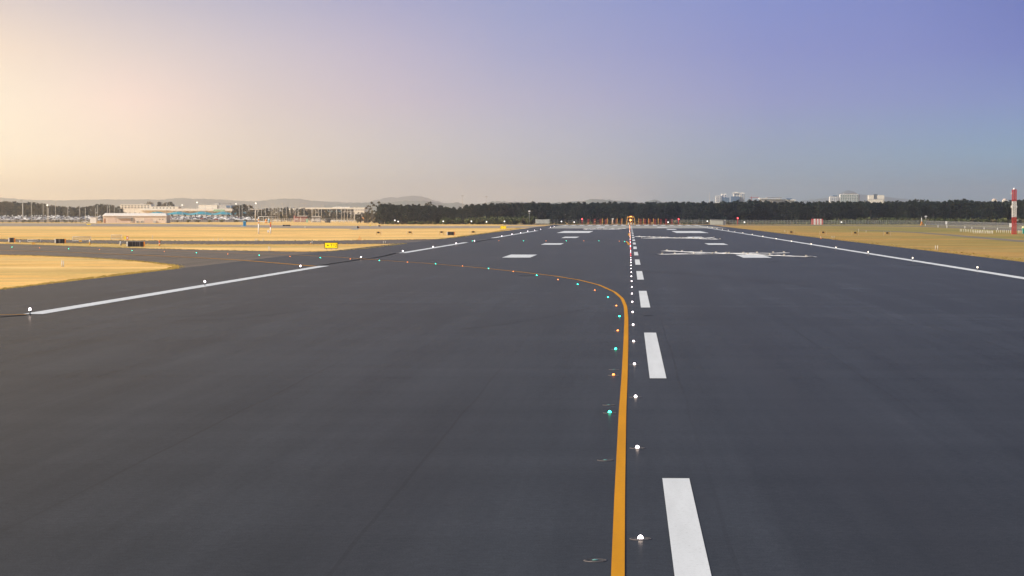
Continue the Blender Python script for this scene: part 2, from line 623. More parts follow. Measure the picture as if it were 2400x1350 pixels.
# ------------------------------------------------------------------ ground
def grid_sheet(name, xs, ys, zf, m, kind='structure'):
    b = MB()
    nx = len(xs)
    for y in ys:
        for x in xs:
            b.v.append((x, y, zf(x, y)))
    for j in range(len(ys) - 1):
        for i in range(nx - 1):
            b.f.append((j * nx + i, j * nx + i + 1, (j + 1) * nx + i + 1, (j + 1) * nx + i))
            b.mi.append(0)
            b.sm.append(True)
    return tag(b.build(name, m), kind=kind)


XS = [-9500, -7500, -5000, -3000, -2000, -1400] + list(range(-1000, 1001, 100)) + [1400, 2000, 3000, 5000, 7500, 9500]
YS = [-300, -100] + list(range(0, 2001, 100)) + [2500, 3200, 4200, 5600, 7500, 10000, 13500, 17000, 22000]
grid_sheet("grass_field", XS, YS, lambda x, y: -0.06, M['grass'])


def strips(b, pts_l, pts_r, z):
    """a sheet between two polylines with equally many points"""
    n = len(pts_l)
    vs = [(p[0], p[1], z) for p in pts_l] + [(p[0], p[1], z) for p in pts_r]
    b.add(vs, [(i, n + i, n + i + 1, i + 1) for i in range(n - 1)])
    return b


def densify(pts, n):
    pts = [Vector((p[0], p[1], 0)) for p in pts]
    L = [0]
    for a, c in zip(pts, pts[1:]):
        L.append(L[-1] + (c - a).length)
    out = []
    for k in range(n):
        t = L[-1] * k / (n - 1)
        i = 0
        while i < len(pts) - 2 and L[i + 1] < t:
            i += 1
        f = (t - L[i]) / max(1e-9, L[i + 1] - L[i])
        out.append(pts[i].lerp(pts[i + 1], min(1, f)))
    return out


def ngon_sheet(name, pts, z, m):
    """triangulated flat sheet from an outline"""
    from mathutils.geometry import tessellate_polygon
    vs = [Vector((p[0], p[1], z)) for p in pts]
    tris = tessellate_polygon([vs])
    b = MB()
    b.add(vs, tris)
    o = b.build(name, m)
    me = o.data
    for p in me.polygons:
        if p.normal.z < 0:
            p.flip()
    return tag(o, kind='structure')


runway = MB()
yk = list(range(-60, 1361, 20))
def left_edge(y):
    return -41.6 if y < 330 else (-39.4 if y > 520 else -41.6 + 2.2 * (y - 330) / 190)
for a, c in zip(yk, yk[1:]):
    xs = [None, -20, 0, 20, 41.6]
    for i in range(4):
        xa, xb = xs[i], xs[i + 1]
        l0 = left_edge(a) if xa is None else xa
        l1 = left_edge(c) if xa is None else xa
        runway.add([(l0, a, 0), (xb, a, 0), (xb, c, 0), (l1, c, 0)], [(0, 1, 2, 3)])
RUNWAY = tag(runway.build("runway", M['runway']), kind='structure')

P = lambda *pp: [G(x, y) for x, y in pp]
B_LOW = [(-250, 564), (-100, 568), (0, 571), (75, 573.4), (150, 576), (230, 578.6), (300, 581), (400, 583.6), (480, 585.6), (600, 588), (680, 589.5), (730, 589.6), (780, 588.3), (850, 582.8), (900, 576.8), (946, 571)]
A_UP = [(423, 624.2), (418, 621.5), (400, 618.5), (350, 613.2), (300, 609), (200, 602.5), (100, 598.8), (0, 596.5), (-100, 594), (-250, 590)]
taxi_exit = ngon_sheet("taxiway_exit", P(*B_LOW) + P((1180, 573), (1180, 640), (640, 640), (418, 628.5)) + P(*A_UP), -0.008, M['taxi'])
C_LOW = [(-250, 553.5), (-100, 557.5), (0, 560.3), (150, 562.2), (300, 563.6), (500, 564.6), (780, 563.7), (950, 561.6), (1040, 560)]
B_UP = [(946, 571), (850, 571.2), (750, 571.9), (500, 572), (300, 571.4), (150, 569.3), (0, 566.8), (-100, 564), (-250, 560)]
ngon_sheet("taxiway_link", P(*C_LOW) + P((1180, 561), (1180, 570.6)) + P(*B_UP), -0.014, M['taxi'])
FAR_UP = [(-150, 523), (0, 523.2), (200, 523.6), (480, 525.6), (600, 527.3), (760, 529.2), (950, 529.4), (1150, 529.6), (1300, 529.6)]
FAR_LO = [(1300, 533.5), (1225, 533.7), (950, 535.1), (850, 536.4), (760, 535.2), (700, 534.6), (600, 533), (480, 531.2), (200, 530.4), (0, 530.2), (-150, 530)]
ngon_sheet("taxiway_parallel", P(*FAR_UP) + P(*FAR_LO), -0.020, M['concrete'])
ngon_sheet("apron_slab", P((818, 538), (832, 535.5), (847, 535.4), (838, 538)), -0.012, M['concrete_pale'])
# threshold pad of pale concrete across the runway end
ngon_sheet("threshold_pad", P((1283, 535.4), (1312, 528.2), (1642, 528.2), (1704, 535.0)), 0.005, M['concrete_pale'])


def path_sheet(name, up, lo, z, m):
    n = 24
    b = MB()
    strips(b, densify(P(*up), n), densify(P(*lo), n), z)
    o = b.build(name, m)
    for p in o.data.polygons:
        if p.normal.z < 0:
            p.flip()
    return tag(o, kind='structure')


path_sheet("perimeter_road", [(1180, 526.0), (1500, 526.0), (1900, 527.2), (2150, 529.0), (2270, 532.6), (2420, 538.6)],
           [(1180, 527.2), (1500, 527.2), (1900, 528.8), (2150, 531.2), (2270, 535.6), (2420, 542.4)], -0.035, M['track'])
path_sheet("service_track", [(1990, 537.6), (2150, 543.4), (2230, 549.2), (2420, 564.6)],
           [(1990, 538.4), (2150, 545.6), (2230, 552.4), (2420, 569.2)], -0.040, M['track'])
def park_z(Y):
    return 1.2 + (Y - 1950) * 0.0042


for _x0, _x1 in ((-160, 240), (394, 606)):
    _b = MB()
    _r = []
    for _Y, _z in ((1935, -.1), (1950, 1.2), (2100, park_z(2100)), (2250, park_z(2250)), (2410, park_z(2410)), (2425, -.1)):
        _r.append([(At(_x0 + (_x1 - _x0) * k / 6, 512, _Y).x, _Y, _z) for k in range(7)])
    for _a, _c in zip(_r, _r[1:]):
        for k in range(6):
            _b.add([_a[k], _a[k + 1], _c[k + 1], _c[k]], [(0, 1, 2, 3)])
    tag(_b.build("car_park", M['track']), kind='structure')

# ------------------------------------------------------------------ painted markings: parts of the runway
ZM = 0.011


def mark(name, pts, m=None, z=ZM, parent=None):
    b = MB()
    b.poly(pts, z)
    o = b.build(name, m or M['white_paint'], parent or RUNWAY)
    for p in o.data.polygons:
        if p.normal.z < 0:
            p.flip()
    return o


for k in range(21):
    y1 = 48.6 + 60.5 * k
    mark("centreline_dash", [(0.62, y1 - 30.6), (1.12, y1 - 30.6), (1.12, y1), (0.62, y1)])
def bar(x0, x1, y0, y1, name="touchdown_bar"):
    mark(name, [(x0, y0), (x1, y0), (x1, y1), (x0, y1)])
for y0 in (303.5, 437.0):
    bar(-14.8, -11.5, y0, y0 + 23)
    bar(13.2, 16.5, y0, y0 + 23)
bar(-14.8, -11.5, 569, 602)
bar(13.2, 16.5, 569, 602)
bar(-20.4, -11.3, 733, 822, "aiming_point_bar")
bar(13.2, 22.2, 733, 822, "aiming_point_bar")
bar(13.2, 16.4, 896, 946)
bar(-13.5, -10.3, 1060, 1130)
bar(11.5, 15.5, 1050, 1110)
for k in range(8):
    for sgn in (-1, 1):
        x0 = 0.75 + sgn * (2.6 + 4.15 * k)
        bar(min(x0, x0 + sgn * 2.1), max(x0, x0 + sgn * 2.1), 1262, 1338, "threshold_stripe")
EDGE_L, EDGE_R = -29.6, 30.75
def edge(x, y0, y1, w=0.5):
    n = max(2, int((y1 - y0) / 40))
    b = MB()
    strips(b, densify([(x - w, y0), (x - w, y1)], n), densify([(x + w, y0), (x + w, y1)], n), ZM)
    b.build("edge_line", M['white_paint'], RUNWAY)
edge(EDGE_L, 128.5, 252.5)
edge(EDGE_L, 340, 474)
edge(EDGE_L, 566, 840)
edge(EDGE_R, -40, 1150)


def line_from_px(name, pts, w, m, parent, z=ZM + 0.004, n=60):
    """a painted line of width w metres along ground points"""
    pp = densify([G(x, y) if not isinstance(x, Vector) else x for x, y in pts], n)
    # smooth
    for _ in range(3):
        pp = [pp[0]] + [(pp[i - 1] + pp[i] * 2 + pp[i + 1]) / 4 for i in range(1, len(pp) - 1)] + [pp[-1]]
    L, Rr = [], []
    for i, p in enumerate(pp):
        t = (pp[min(i + 1, len(pp) - 1)] - pp[max(i - 1, 0)]).normalized()
        nrm = Vector((-t.y, t.x, 0))
        L.append(p + nrm * w / 2)
        Rr.append(p - nrm * w / 2)
    b = MB()
    strips(b, L, Rr, z)
    o = b.build(name, m, parent)
    for p in o.data.polygons:
        if p.normal.z < 0:
            p.flip()
    return o


LEAD = [(1445, 1500), (1448, 1350), (1452.5, 1160), (1459, 967), (1464, 880), (1467, 800), (1468, 745), (1466, 719), (1458.5, 700.5), (1441, 685), (1405, 668.5), (1360, 657), (1300, 647), (1200, 635.4), (1100, 625.6), (1000, 617.4), (890, 610)]
line_from_px("lead_off_line", LEAD, 0.185, M['yellow_paint'], RUNWAY, n=220)
line_from_px("lead_off_line", [(888, 609.6), (780, 602), (680, 597.5), (560, 593.4), (480, 591), (300, 586), (150, 582), (0, 578.2), (-150, 574)], 0.24, M['yellow_paint'], taxi_exit)
line_from_px("taxiway_edge_line", [(738, 624.2), (640, 616), (567, 610), (480, 605), (380, 600.4), (300, 596.8), (200, 592.9), (100, 589.6), (0, 586.8), (-150, 582.6)], 0.46, M['yellow_paint'], taxi_exit)
line_from_px("taxiway_edge_line", [(62, 737.6), (30, 737.9), (-80, 739)], 0.24, M['yellow_paint'], RUNWAY)
line_from_px("lead_off_line", [(1473.6, 574.5), (1472.6, 571), (1470.6, 567.5), (1468, 566.4)], 0.3, M['yellow_paint'], RUNWAY, n=40)
line_from_px("lead_off_line", [(1474.2, 552), (1473.4, 547)], 0.4, M['yellow_paint'], RUNWAY, n=20)
# dark sealed joints and patches
def tar(pts, w, n=30, z=0.007, name="sealed_joint"):
    return line_from_px(name, pts, w, M['tar'], RUNWAY, z=z, n=n)
tar([(740, 624), (790, 616.2), (815, 613), (850, 607), (868, 606), (900, 600.5), (928, 593.6)], 0.5)
tar([(62, 738.6), (30, 741), (-40, 746)], 0.45)
tar([(1110, 568), (1135, 563.5), (1165, 558.6)], 0.5)
for x0, x1, y, w in ((1217, 1252, 646.5, 0.9), (1509, 1530, 740, 0.35), (2123, 2185, 621.7, 1.2), (1796, 1822, 613.6, 0.8)):
    tar([(x0, y), (x1, y + 0.2)], w, n=6)

M['rubber'] = asphalt("rubbered_asphalt", (0.036, 0.037, 0.041), seams=False)
for pts, w in (([(1490, 634), (1600, 639), (1720, 650), (1830, 661), (1900, 672)], .28), ([(1490, 636), (1600, 642), (1720, 653.5), (1820, 664)], .25),
               ([(1560, 741), (1640, 740), (1760, 739), (1890, 738)], .10), ([(1540, 748), (1640, 746), (1780, 744)], .10),
               ([(420, 752), (560, 747), (640, 737), (740, 724)], .14), ([(300, 745), (430, 742), (560, 735), (640, 725)], .12),
               ([(1080, 772), (1180, 760), (1290, 742), (1380, 722)], .12),
               ([(880, 608), (960, 612), (1060, 611)], .6), ([(700, 640), (820, 633), (960, 622)], .3)):
    line_from_px("tyre_mark", pts, w, M['rubber'], RUNWAY, z=0.006, n=40)

# ------------------------------------------------------------------ grass tufts along the pavement edges and over the near island
def in_poly(x, y, poly):
    c = False
    n = len(poly)
    for i in range(n):
        x1, y1 = poly[i][0], poly[i][1]
        x2, y2 = poly[i - 1][0], poly[i - 1][1]
        if (y1 > y) != (y2 > y) and x < (x2 - x1) * (y - y1) / (y2 - y1) + x1:
            c = not c
    return c


def tuft_field(name, pts):
    vs, fs = [], []
    for x, y, h, w in pts:
        for k in range(3):
            a = rng.uniform(0, math.pi)
            dx, dy = math.cos(a) * w, math.sin(a) * w
            lx, ly = rng.uniform(-.4, .4) * h, rng.uniform(-.4, .4) * h
            o = len(vs)
            vs += [(x - dx, y - dy, -0.06), (x + dx, y + dy, -0.06), (x + dx * .6 + lx, y + dy * .6 + ly, h - 0.06), (x - dx * .5 + lx, y - dy * .5 + ly, h * .8 - 0.06)]
            fs.append((o, o + 1, o + 2, o + 3))
    me = bpy.data.meshes.new(name)
    me.from_pydata(vs, [], fs)
    me.materials.append(M['tuft'])
    o = bpy.data.objects.new(name, me)
    col.objects.link(o)
    return tag(o, "dry golden grass growing along the pavement edges", "grass", kind='stuff')


tp = []
A_poly = P((423, 624.2), (415, 629.5), (350, 635.5), (200, 653.5), (0, 680), (-200, 705), (-250, 590), (-100, 594), (0, 596.5), (100, 598.8), (200, 602.5), (300, 609), (350, 613.2), (400, 618.5))
ax = [p.x for p in A_poly]; ay = [p.y for p in A_poly]
k = 0
while k < 0:
    x, y = rng.uniform(min(ax), max(ax)), rng.uniform(min(ay), max(ay))
    if x < -41.9 and in_poly(x, y, A_poly):
        tp.append((x, y, rng.uniform(.05, .16), rng.uniform(.08, .3)))
        k += 1
def edge_tufts(line, n, off, h=.16):
    q = densify(P(*line), n)
    for i, p in enumerate(q):
        tp.append((p.x + rng.uniform(-.5, .5) + off[0] * rng.random(), p.y + rng.uniform(-.8, .8) + off[1] * rng.random(), rng.uniform(.06, h), rng.uniform(.1, .3)))
edge_tufts(A_UP, 420, (0, -.7), .08)
edge_tufts([(423, 624.2), (415, 629.5), (350, 635.5), (200, 653.5), (0, 680), (-100, 694)], 620, (-0.6, 0), .08)
edge_tufts(B_LOW, 800, (0, 2), .12)
edge_tufts(B_UP, 500, (0, -3), .14)
edge_tufts(C_LOW, 600, (0, 4), .16)
edge_tufts([(1040, 560), (1100, 552.6), (1161, 544), (1186, 539.6), (1222, 534.5)], 500, (-1, 0), .22)
for i in range(800):
    y = 240 + (i / 800) ** 1.6 * 800
    tp.append((41.7 + rng.random() ** 2 * 3.0, y + rng.uniform(-2, 2), rng.uniform(.04, .12), rng.uniform(.1, .3)))
tuft_field("grass", tp)

# ------------------------------------------------------------------ lights let into the pavement
def inset_proto(name, lens_mat, lit=True):
    t = thing(name, "inset light", "runway light")
    h = MB()
    h.lathe([(0.155, -0.004), (0.152, 0.006), (0.120, 0.010), (0.118, 0.008), (0.06, 0.010)], n=20)
    h.build("housing", M['dark_metal'], t)
    r = MB()
    r.lathe([(0.168, -0.002), (0.166, 0.008), (0.150, 0.010), (0.150, 0.004)], n=20)
    r.build("rim", M['rim'], t)
    l = MB()
    if lit:
        l.dome((0, -0.01, 0.012), 0.041, 0.050, 14, 6)
    else:
        l.dome((0, -0.01, 0.012), 0.05, 0.012, 12, 3)
    l.build("lens", lens_mat, t)
    return Placer(t)


IN = {k: inset_proto(k + "_inset_light", M[m]) for k, m in
      (("white", "l_white"), ("red", "l_red"), ("orange", "l_orange"), ("green", "l_green"), ("amber", "l_amber"))}
UNLIT = inset_proto("unlit_inset_light", mat("unlit_lens", (0.10, 0.25, 0.22), 0.2, 0, 0.6, var=0), lit=False)

counts = {}
def put_inset(kind, loc, phrase, far_phrase, group):
    key = (kind, phrase)
    i = counts.get(key, 0)
    counts[key] = i + 1
    lab = phrase % (nth(i) + " ") if nth(i) else far_phrase
    IN[kind].put((loc[0], loc[1], 0.0), 0, lab, group)


kc = 0
for k in range(-1, 82):
    y = 39.5 + 15.45 * k
    if y < 30:
        continue
    if y < 300:
        kind = "white"
    elif y < 560:
        kind = "red" if (k // 2) % 2 else "white"
    elif y < 900:
        kind = "orange" if k % 3 else "white"
    else:
        kind = "orange" if k % 4 else "red"
    put_inset(kind, (0.175, y), {"white": "%swhite inset light from the camera in the centreline row", "red": "%sred inset light from the camera in the centreline row", "orange": "%sorange inset light from the camera in the centreline row"}[kind],
              "%s inset light in the crowded far end of the centreline row" % kind, "lights beside the white dashed centreline")

LEADL = [(28, 578.5), (93, 580.5), (161, 582.4), (233, 584.6), (309.5, 586.9), (385, 589), (460, 592), (534, 594.8), (607.5, 597.6), (679.7, 600.6), (750.8, 603.6), (821, 606.5), (889, 610), (955, 614), (1021, 618), (1084, 623), (1145, 629), (1203, 636), (1258, 645), (1308, 655), (1354, 666), (1394, 680), (1425, 696.5), (1444.5, 716.5), (1452, 741.5), (1448, 775), (1443, 818), (1438, 879), (1429, 967)]
for i, (x, y) in enumerate(reversed(LEADL)):
    kind = "green" if i % 2 == 0 else "amber"
    p = G(x, y + 1.0)
    put_inset(kind, p, "%s" + kind + " inset light from the camera along the yellow lead-off curve", kind + " inset light along the yellow lead-off curve", "green and amber lights along the lead-off curve")
for i, (x, y) in enumerate([(1107, 564.7), (1169, 564.4), (1227, 564.3), (1279.7, 564.3), (1327, 564.3), (1368.4, 564.3), (1403.4, 564.3), (1451.6, 565.2), (1464, 566), (1468, 566.5)]):
    kind = "green" if i % 2 == 0 else "amber"
    p = G(x, y + 0.5)
    IN[kind].put((p.x, p.y, 0), 0, "%s %s inset light from the left in the row crossing the runway far ahead" % (nth(i), kind), "lights of the far exit crossing the runway")
for (x, y), lab in zip([(1419, 1079), (1395, 1314), (1427, 949.5), (1439.5, 866.5)],
                       ["unlit inset light with a teal lens beside the yellow line, second from the bottom", "unlit inset light nearest the bottom edge beside the yellow line",
                        "unlit inset light just beyond the nearest green light", "unlit inset light just beyond the nearest amber light"]):
    p = G(x, y)
    UNLIT.put((p.x, p.y, 0), 0, lab, "unlit lights beside the yellow line")

# ------------------------------------------------------------------ raised edge lights
def edge_proto(name, m):
    t = thing(name, "edge light", "runway light")
    b = MB(); b.lathe([(0.09, 0), (0.09, 0.02), (0.04, 0.05)], n=12); b.build("base", M['dark_metal'], t)
    b = MB(); b.lathe([(0.035, 0.05), (0.035, 0.18), (0.065, 0.2), (0.065, 0.23)], n=10); b.build("stem", M['grey'], t)
    b = MB(); b.lathe([(0.05, 0.23), (0.06, 0.27), (0.05, 0.33), (0.015, 0.355)], n=12); b.build("lens", m, t)
    return Placer(t)


EL, ER = edge_proto("white_edge_light", M['l_white']), edge_proto("warm_edge_light", M['l_warm'])
left_l = [(70, 724), (480, 659), (704, 623), (846, 602), (944, 588), (1015, 578), (1069, 570), (1112, 564), (1176, 553), (1200, 548.5), (1220, 545), (1237, 541.7), (1253, 539.2), (1267, 537), (1290, 532.6), (1298.6, 530.8)]
right_l = [(2291, 626), (2139, 604), (2035, 590), (1959, 579.5), (1901, 571.5), (1855, 565), (1819, 559), (1788, 553.4), (1763, 549), (1741, 545.2), (1722, 542.2), (1707, 539.2), (1693, 537), (1680, 535), (1669, 533), (1658.5, 531.2)]
for i, (x, y) in enumerate(left_l):
    p = G(x, y, 0.3)
    EL.put((p.x, p.y, 0), 0, "%s white raised light from the camera along the left runway edge" % nth(i), "left runway edge lights")
for i, (x, y) in enumerate(right_l):
    p = G(x, y, 0.3)
    ER.put((p.x, p.y, 0), 0, "%s warm white raised light from the camera along the right runway edge" % nth(i), "right runway edge lights")


# ------------------------------------------------------------------ white fabric crosses laid out on the runway
def fabric_arm(b, p0, p1, w, seed, amp):
    r = random.Random(seed)
    p0, p1 = Vector((p0.x, p0.y, 0)), Vector((p1.x, p1.y, 0))
    d = (p1 - p0)
    L = d.length
    d.normalize()
    nrm = Vector((-d.y, d.x, 0))
    ns, nw = int(L / 0.7), 5
    ph = [r.uniform(0, 6) for _ in range(8)]
    vs, fs = [], []
    for i in range(ns + 1):
        s = L * i / ns
        wob = 0.35 * math.sin(s * 0.23 + ph[0]) + 0.2 * math.sin(s * 0.61 + ph[1])
        ww = w * (0.85 + 0.2 * math.sin(s * 0.37 + ph[2]) + 0.1 * math.sin(s * 0.9 + ph[5]))
        for j in range(nw + 1):
            t = j / nw - 0.5
            z = 0.02 + amp * abs(math.sin(s * 1.1 + ph[3] + 2.5 * t) * math.sin(s * 0.31 + ph[4])) * (1 - 3.2 * t * t) 
            vs.append(p0 + d * s + nrm * (ww * t + wob) + Vector((0, 0, max(0.016, z))))
    for i in range(ns):
        for j in range(nw):
            a = i * (nw + 1) + j
            fs.append((a, a + 1, a + nw + 2, a + nw + 1))
    b.add(vs, fs, True)
    return p0, d, L, nrm


def cross(label, armA, armB, w, amp, seed, nbags):
    p = G(*armA[0])
    t = thing("marker_cross", label, "ground marker", (0, 0, 0), 0, "white fabric crosses laid on the runway")
    bags = []
    for k, (q0, q1) in enumerate((armA, armB)):
        b = MB()
        e = fabric_arm(b, G(*q0), G(*q1), w, seed + k, amp)
        o = b.build("fabric_strip", M['fabric'], t)
        o.location = (0, 0, 0.006 * k)
        bags.append(e)
    for (p0, d, L, nrm) in bags:
        for i in range(nbags):
            s = L * (0.01 + 0.98 * i / (nbags - 1))
            c = p0 + d * s + nrm * rng.uniform(-0.4, 0.4) * w
            m = MB()
            m.ball((c.x, c.y, 0.16), 0.16, 8, 5, 0.55)
            m.build("sandbag", M['sand'], t)
    return t


cross("large white fabric cross nearest the camera, held down by sandbags right of the centreline", ((1557, 588.6), (1901, 602.5)), ((1549.5, 597), (1848.7, 593.3)), 1.7, 0.11, 3, 9)
cross("crumpled white fabric cross farther off, just beyond the near cross and right of the centreline", ((1490, 554.8), (1684, 561.2)), ((1504, 559.2), (1670, 557.6)), 1.8, 0.14, 11, 8)
cross("white fabric cross left of the centreline, just short of the pale threshold pad", ((1369, 538.0), (1466, 535.9)), ((1374, 536.6), (1455, 538.0)), 2.0, 0.14, 23, 7)


# ------------------------------------------------------------------ guidance signs
def text_mesh(body, size):
    cu = bpy.data.curves.new("lettering", 'FONT')
    cu.body = body
    cu.size = size
    cu.align_x = 'CENTER'
    cu.align_y = 'CENTER'
    cu.extrude = 0.004
    tmp = bpy.data.objects.new("lettering", cu)
    col.objects.link(tmp)
    bpy.context.view_layer.update()
    me = bpy.data.meshes.new_from_object(tmp.evaluated_get(bpy.context.evaluated_depsgraph_get()))
    bpy.data.objects.remove(tmp)
    return me


def yellow_sign(label, x0, x1, y0, y1, ybase, txt):
    p = G((x0 + x1) / 2, ybase)
    s = pxs(p.y)
    w, h = (x1 - x0) * s, (y1 - y0) * s
    zb = (ybase - y1) * s
    t = thing("guidance_sign", label, "sign", p, 0, "yellow taxiway signs")
    bw = w * 0.035
    b = MB()
    b.box(-w / 2 + bw, w / 2 - bw, -0.10, 0.10, zb + bw, zb + h - bw)
    b.build("face_panel", M['yellow_sign'], t)
    b = MB()
    b.box(-w / 2, w / 2, -0.12, 0.12, zb, zb + bw); b.box(-w / 2, w / 2, -0.12, 0.12, zb + h - bw, zb + h)
    b.box(-w / 2, -w / 2 + bw, -0.12, 0.12, zb + bw, zb + h - bw); b.box(w / 2 - bw, w / 2, -0.12, 0.12, zb + bw, zb + h - bw)
    b.build("frame", M['black'], t)
    for sx in (-.36, 0, .36):
        b = MB(); b.box(sx * w - .04, sx * w + .04, -.04, .04, -0.06, zb); b.build("leg", M['grey'], t)
    me = text_mesh(txt, h * 0.70)
    me.materials.clear(); me.materials.append(M['black'])
    o = bpy.data.objects.new("lettering", me); col.objects.link(o); o.parent = t
    o.location = (w * 0.19, -0.106, zb + h * 0.50); o.rotation_euler = (R(90), 0, 0)
    b = MB()
    ax, ay, L = -w * 0.31, zb + h * .5, w * 0.17
    th = h * 0.05
    b.add([(ax, -.108, ay - th), (ax + L, -.108, ay - th), (ax + L, -.108, ay + th), (ax, -.108, ay + th)], [(0, 1, 2, 3)])
    hd = h * 0.17
    b.add([(ax - hd * .3, -.109, ay), (ax + hd * 1.0, -.109, ay - hd), (ax + hd * 1.0, -.109, ay - hd * .45), (ax + hd * .45, -.109, ay), (ax + hd * 1.0, -.109, ay + hd * .45), (ax + hd * 1.0, -.109, ay + hd)], [(0, 1, 2, 3), (0, 3, 4, 5)])
    b.build("arrow", M['black'], t)
    return t


yellow_sign("yellow sign reading T12 with a black left arrow, on the grass strip beside the taxiway", 760.3, 792.2, 568, 582.2, 583.8, "T12")
yellow_sign("small far yellow sign with black marks at the tip of the large grass field", 1172.7, 1186.8, 529.8, 536.2, 537.2, "T11")


def black_sign(label, x0, x1, y0, y1, panels, ybase=None, side=None):
    """a sign seen with its dark faces towards us; panels are pixel spans of the dark faces"""
    ybase = ybase or y1 + 0.6
    p = G((x0 + x1) / 2, ybase)
    s = pxs(p.y)
    w, h = (x1 - x0) * s, (y1 - y0) * s
    zb = (ybase - y1) * s
    xm = (x0 + x1) / 2
    t = thing("marker_board", label, "sign", p, 0, "dark marker boards on the grass")
    b = MB(); b.box(-w / 2, w / 2, -0.10, 0.14, zb, zb + h); b.build("casing", M['rim'], t)
    for a, c in panels:
        b = MB(); b.box((a - xm) * s, (c - xm) * s, -0.13, -0.10, zb + h * .02, zb + h * .98); b.build("dark_face", M['black'], t)
    b = MB(); b.box(w / 2, w / 2 + .22, -.06, .10, zb, zb + h); b.build("end_cap", M['orange'], t)
    b = MB(); b.box(-w / 2 - .18, -w / 2, -.06, .10, zb + h * .1, zb + h); b.build("lamp_box", M['white'], t)
    for sx in (-.38, .38):
        b = MB(); b.box(sx * w - .05, sx * w + .05, -.05, .05, -0.06, zb + 0.01); b.build("leg", M['grey'], t)


black_sign("square black board with one dark face, leftmost of the boards beyond the taxiway", 22, 33, 557.3, 568.2, [(24, 31)])
black_sign("black board of three dark faces left of the widest board, beyond the taxiway", 130.5, 151.5, 559.8, 570.2, [(132, 137.5), (141.5, 146.5), (147.5, 151)])
black_sign("widest black board with five dark faces beside orange markers, beyond the taxiway", 299, 336.5, 566.3, 578, [(300.5, 310), (311.5, 317), (318.8, 321.5), (323, 325.6), (329.5, 336)])
black_sign("black board with two dark faces in the tip of the large golden field", 1049, 1064, 543.2, 551.2, [(1050.3, 1056.2), (1057.6, 1063)])
black_sign("low far black board of three dark faces beyond the parallel taxiway", 662, 680.5, 526.8, 530, [(662.8, 667.6), (671.2, 674.6), (676, 680)])
black_sign("small dark far board standing on the pale slab", 836, 841, 530.4, 535, [(836.3, 838.3), (838.8, 840.8)])
black_sign("tiny dark far board beyond the parallel taxiway, below the tree belt end", 886.5, 891, 527.8, 530.6, [(886.8, 888.6), (889, 890.8)])


def wire_frame(label, x0, x1, y0, y1, box=None):
    p = G((x0 + x1) / 2, y1 + .4)
    s = pxs(p.y)
    w, h = (x1 - x0) * s, (y1 + .4 - y0) * s
    t = thing("tube_barrier", label, "barrier", p, 0, "thin tube barriers on the grass")
    for sx in (-1, 1):
        b = MB(); b.tube((sx * w / 2, 0, -.06), (sx * w / 2, 0, h), .035); b.build("post", M['pole'], t)
    b = MB()
    b.tube((-w / 2, 0, h), (w / 2, 0, h), .03); b.tube((-w / 2, 0, .12), (w / 2, 0, .12), .03)
    b.build("rail", M['pole'], t)
    b = MB(); b.box(-w / 2 + .05, w / 2 - .05, -.01, .01, .15, h - .04); b.build("netting", M['wire_dark'], t)


wire_frame("thin tube barrier left of the widest black board, nearer the building", 260.5, 285.5, 550.4, 561)
wire_frame("long thin tube barrier between the two black boards", 170, 213.5, 554.2, 565)
wire_frame("low pale tube barrier left of the three faced black board", 64, 96, 561.5, 567)

# small markers --------------------------------------------------------------
def post_marker(name, label, cat, x, ytop, ybase, bands, r=0.06, cap=None, group=None):
    """bands: list of (fraction from, to, material)"""
    p = G(x, ybase)
    h = (ybase - ytop) * pxs(p.y)
    t = thing(name, label, cat, p, 0, group)
    for a, c, m in bands:
        b = MB(); b.tube((0, 0, a * h - (.06 if a == 0 else 0)), (0, 0, c * h), r, n=10); b.build("pole" if a == 0 else "band", M[m], t)
    if cap:
        b = MB(); b.ball((0, 0, h), r * 1.7, 10, 6); b.build("cap", M[cap], t)
    return t


post_marker("marker_post", "tall white post with an orange striped top, left of the pair in the golden field", "post", 606.2, 509, 548.2, [(0, .62, 'white'), (.62, .70, 'orange'), (.70, .80, 'white'), (.80, .88, 'orange'), (.88, 1, 'white')], 0.17)
post_marker("marker_post", "white post with a dark red band on top, right of the golden field pair", "post", 634.2, 520, 546.8, [(0, .55, 'white'), (.55, .82, 'red'), (.82, 1, 'orange')], 0.17)
t = G(628.5, 545.8)
o = thing("equipment_box", "small white box on a thin leg between the two tall white posts", "box", t)
s = pxs(t.y)
b = MB(); b.box(-2 * s, 2 * s, -.15, .15, 1.2 * s, 6.6 * s); b.build("cabinet", M['white'], o)
b = MB(); b.tube((0, 0, -.06), (0, 0, 1.2 * s), .06); b.build("leg", M['dark_metal'], o)
post_marker("marker_post", "thin post with a dark head beside the white cup, left of the T12 sign", "post", 731.8, 563, 571, [(0, 1, 'pole')], .05, 'black')
post_marker("marker_light", "small white capped light left of the T12 sign", "light", 729, 567.6, 571.4, [(0, .5, 'orange'), (.5, 1, 'white')], .10)
post_marker("marker_light", "stacked orange and white light right of the widest black board", "light", 374, 562.5, 575.5, [(0, .3, 'orange'), (.3, .45, 'white'), (.45, .7, 'red'), (.7, 1, 'orange')], .11)
post_marker("marker_post", "thin post with a brown head in the golden field above the black boards", "post", 357.5, 552.4, 560, [(0, 1, 'pole')], .05, 'beige_dark')
post_marker("marker_post", "orange and white post with a dark head between two black boards", "post", 210.3, 560.5, 573.4, [(0, .5, 'amber_paint'), (.5, .85, 'white'), (.85, 1, 'beige_dark')], .11)
post_marker("marker_post", "thick pale grey bollard left of the widest black board", "bollard", 283, 565.6, 574.4, [(0, 1, 'greywall')], .16)
post_marker("marker_post", "pale bollard beside the link taxiway at far left", "bollard", 47.5, 563.6, 568.4, [(0, 1, 'greywall')], .15)
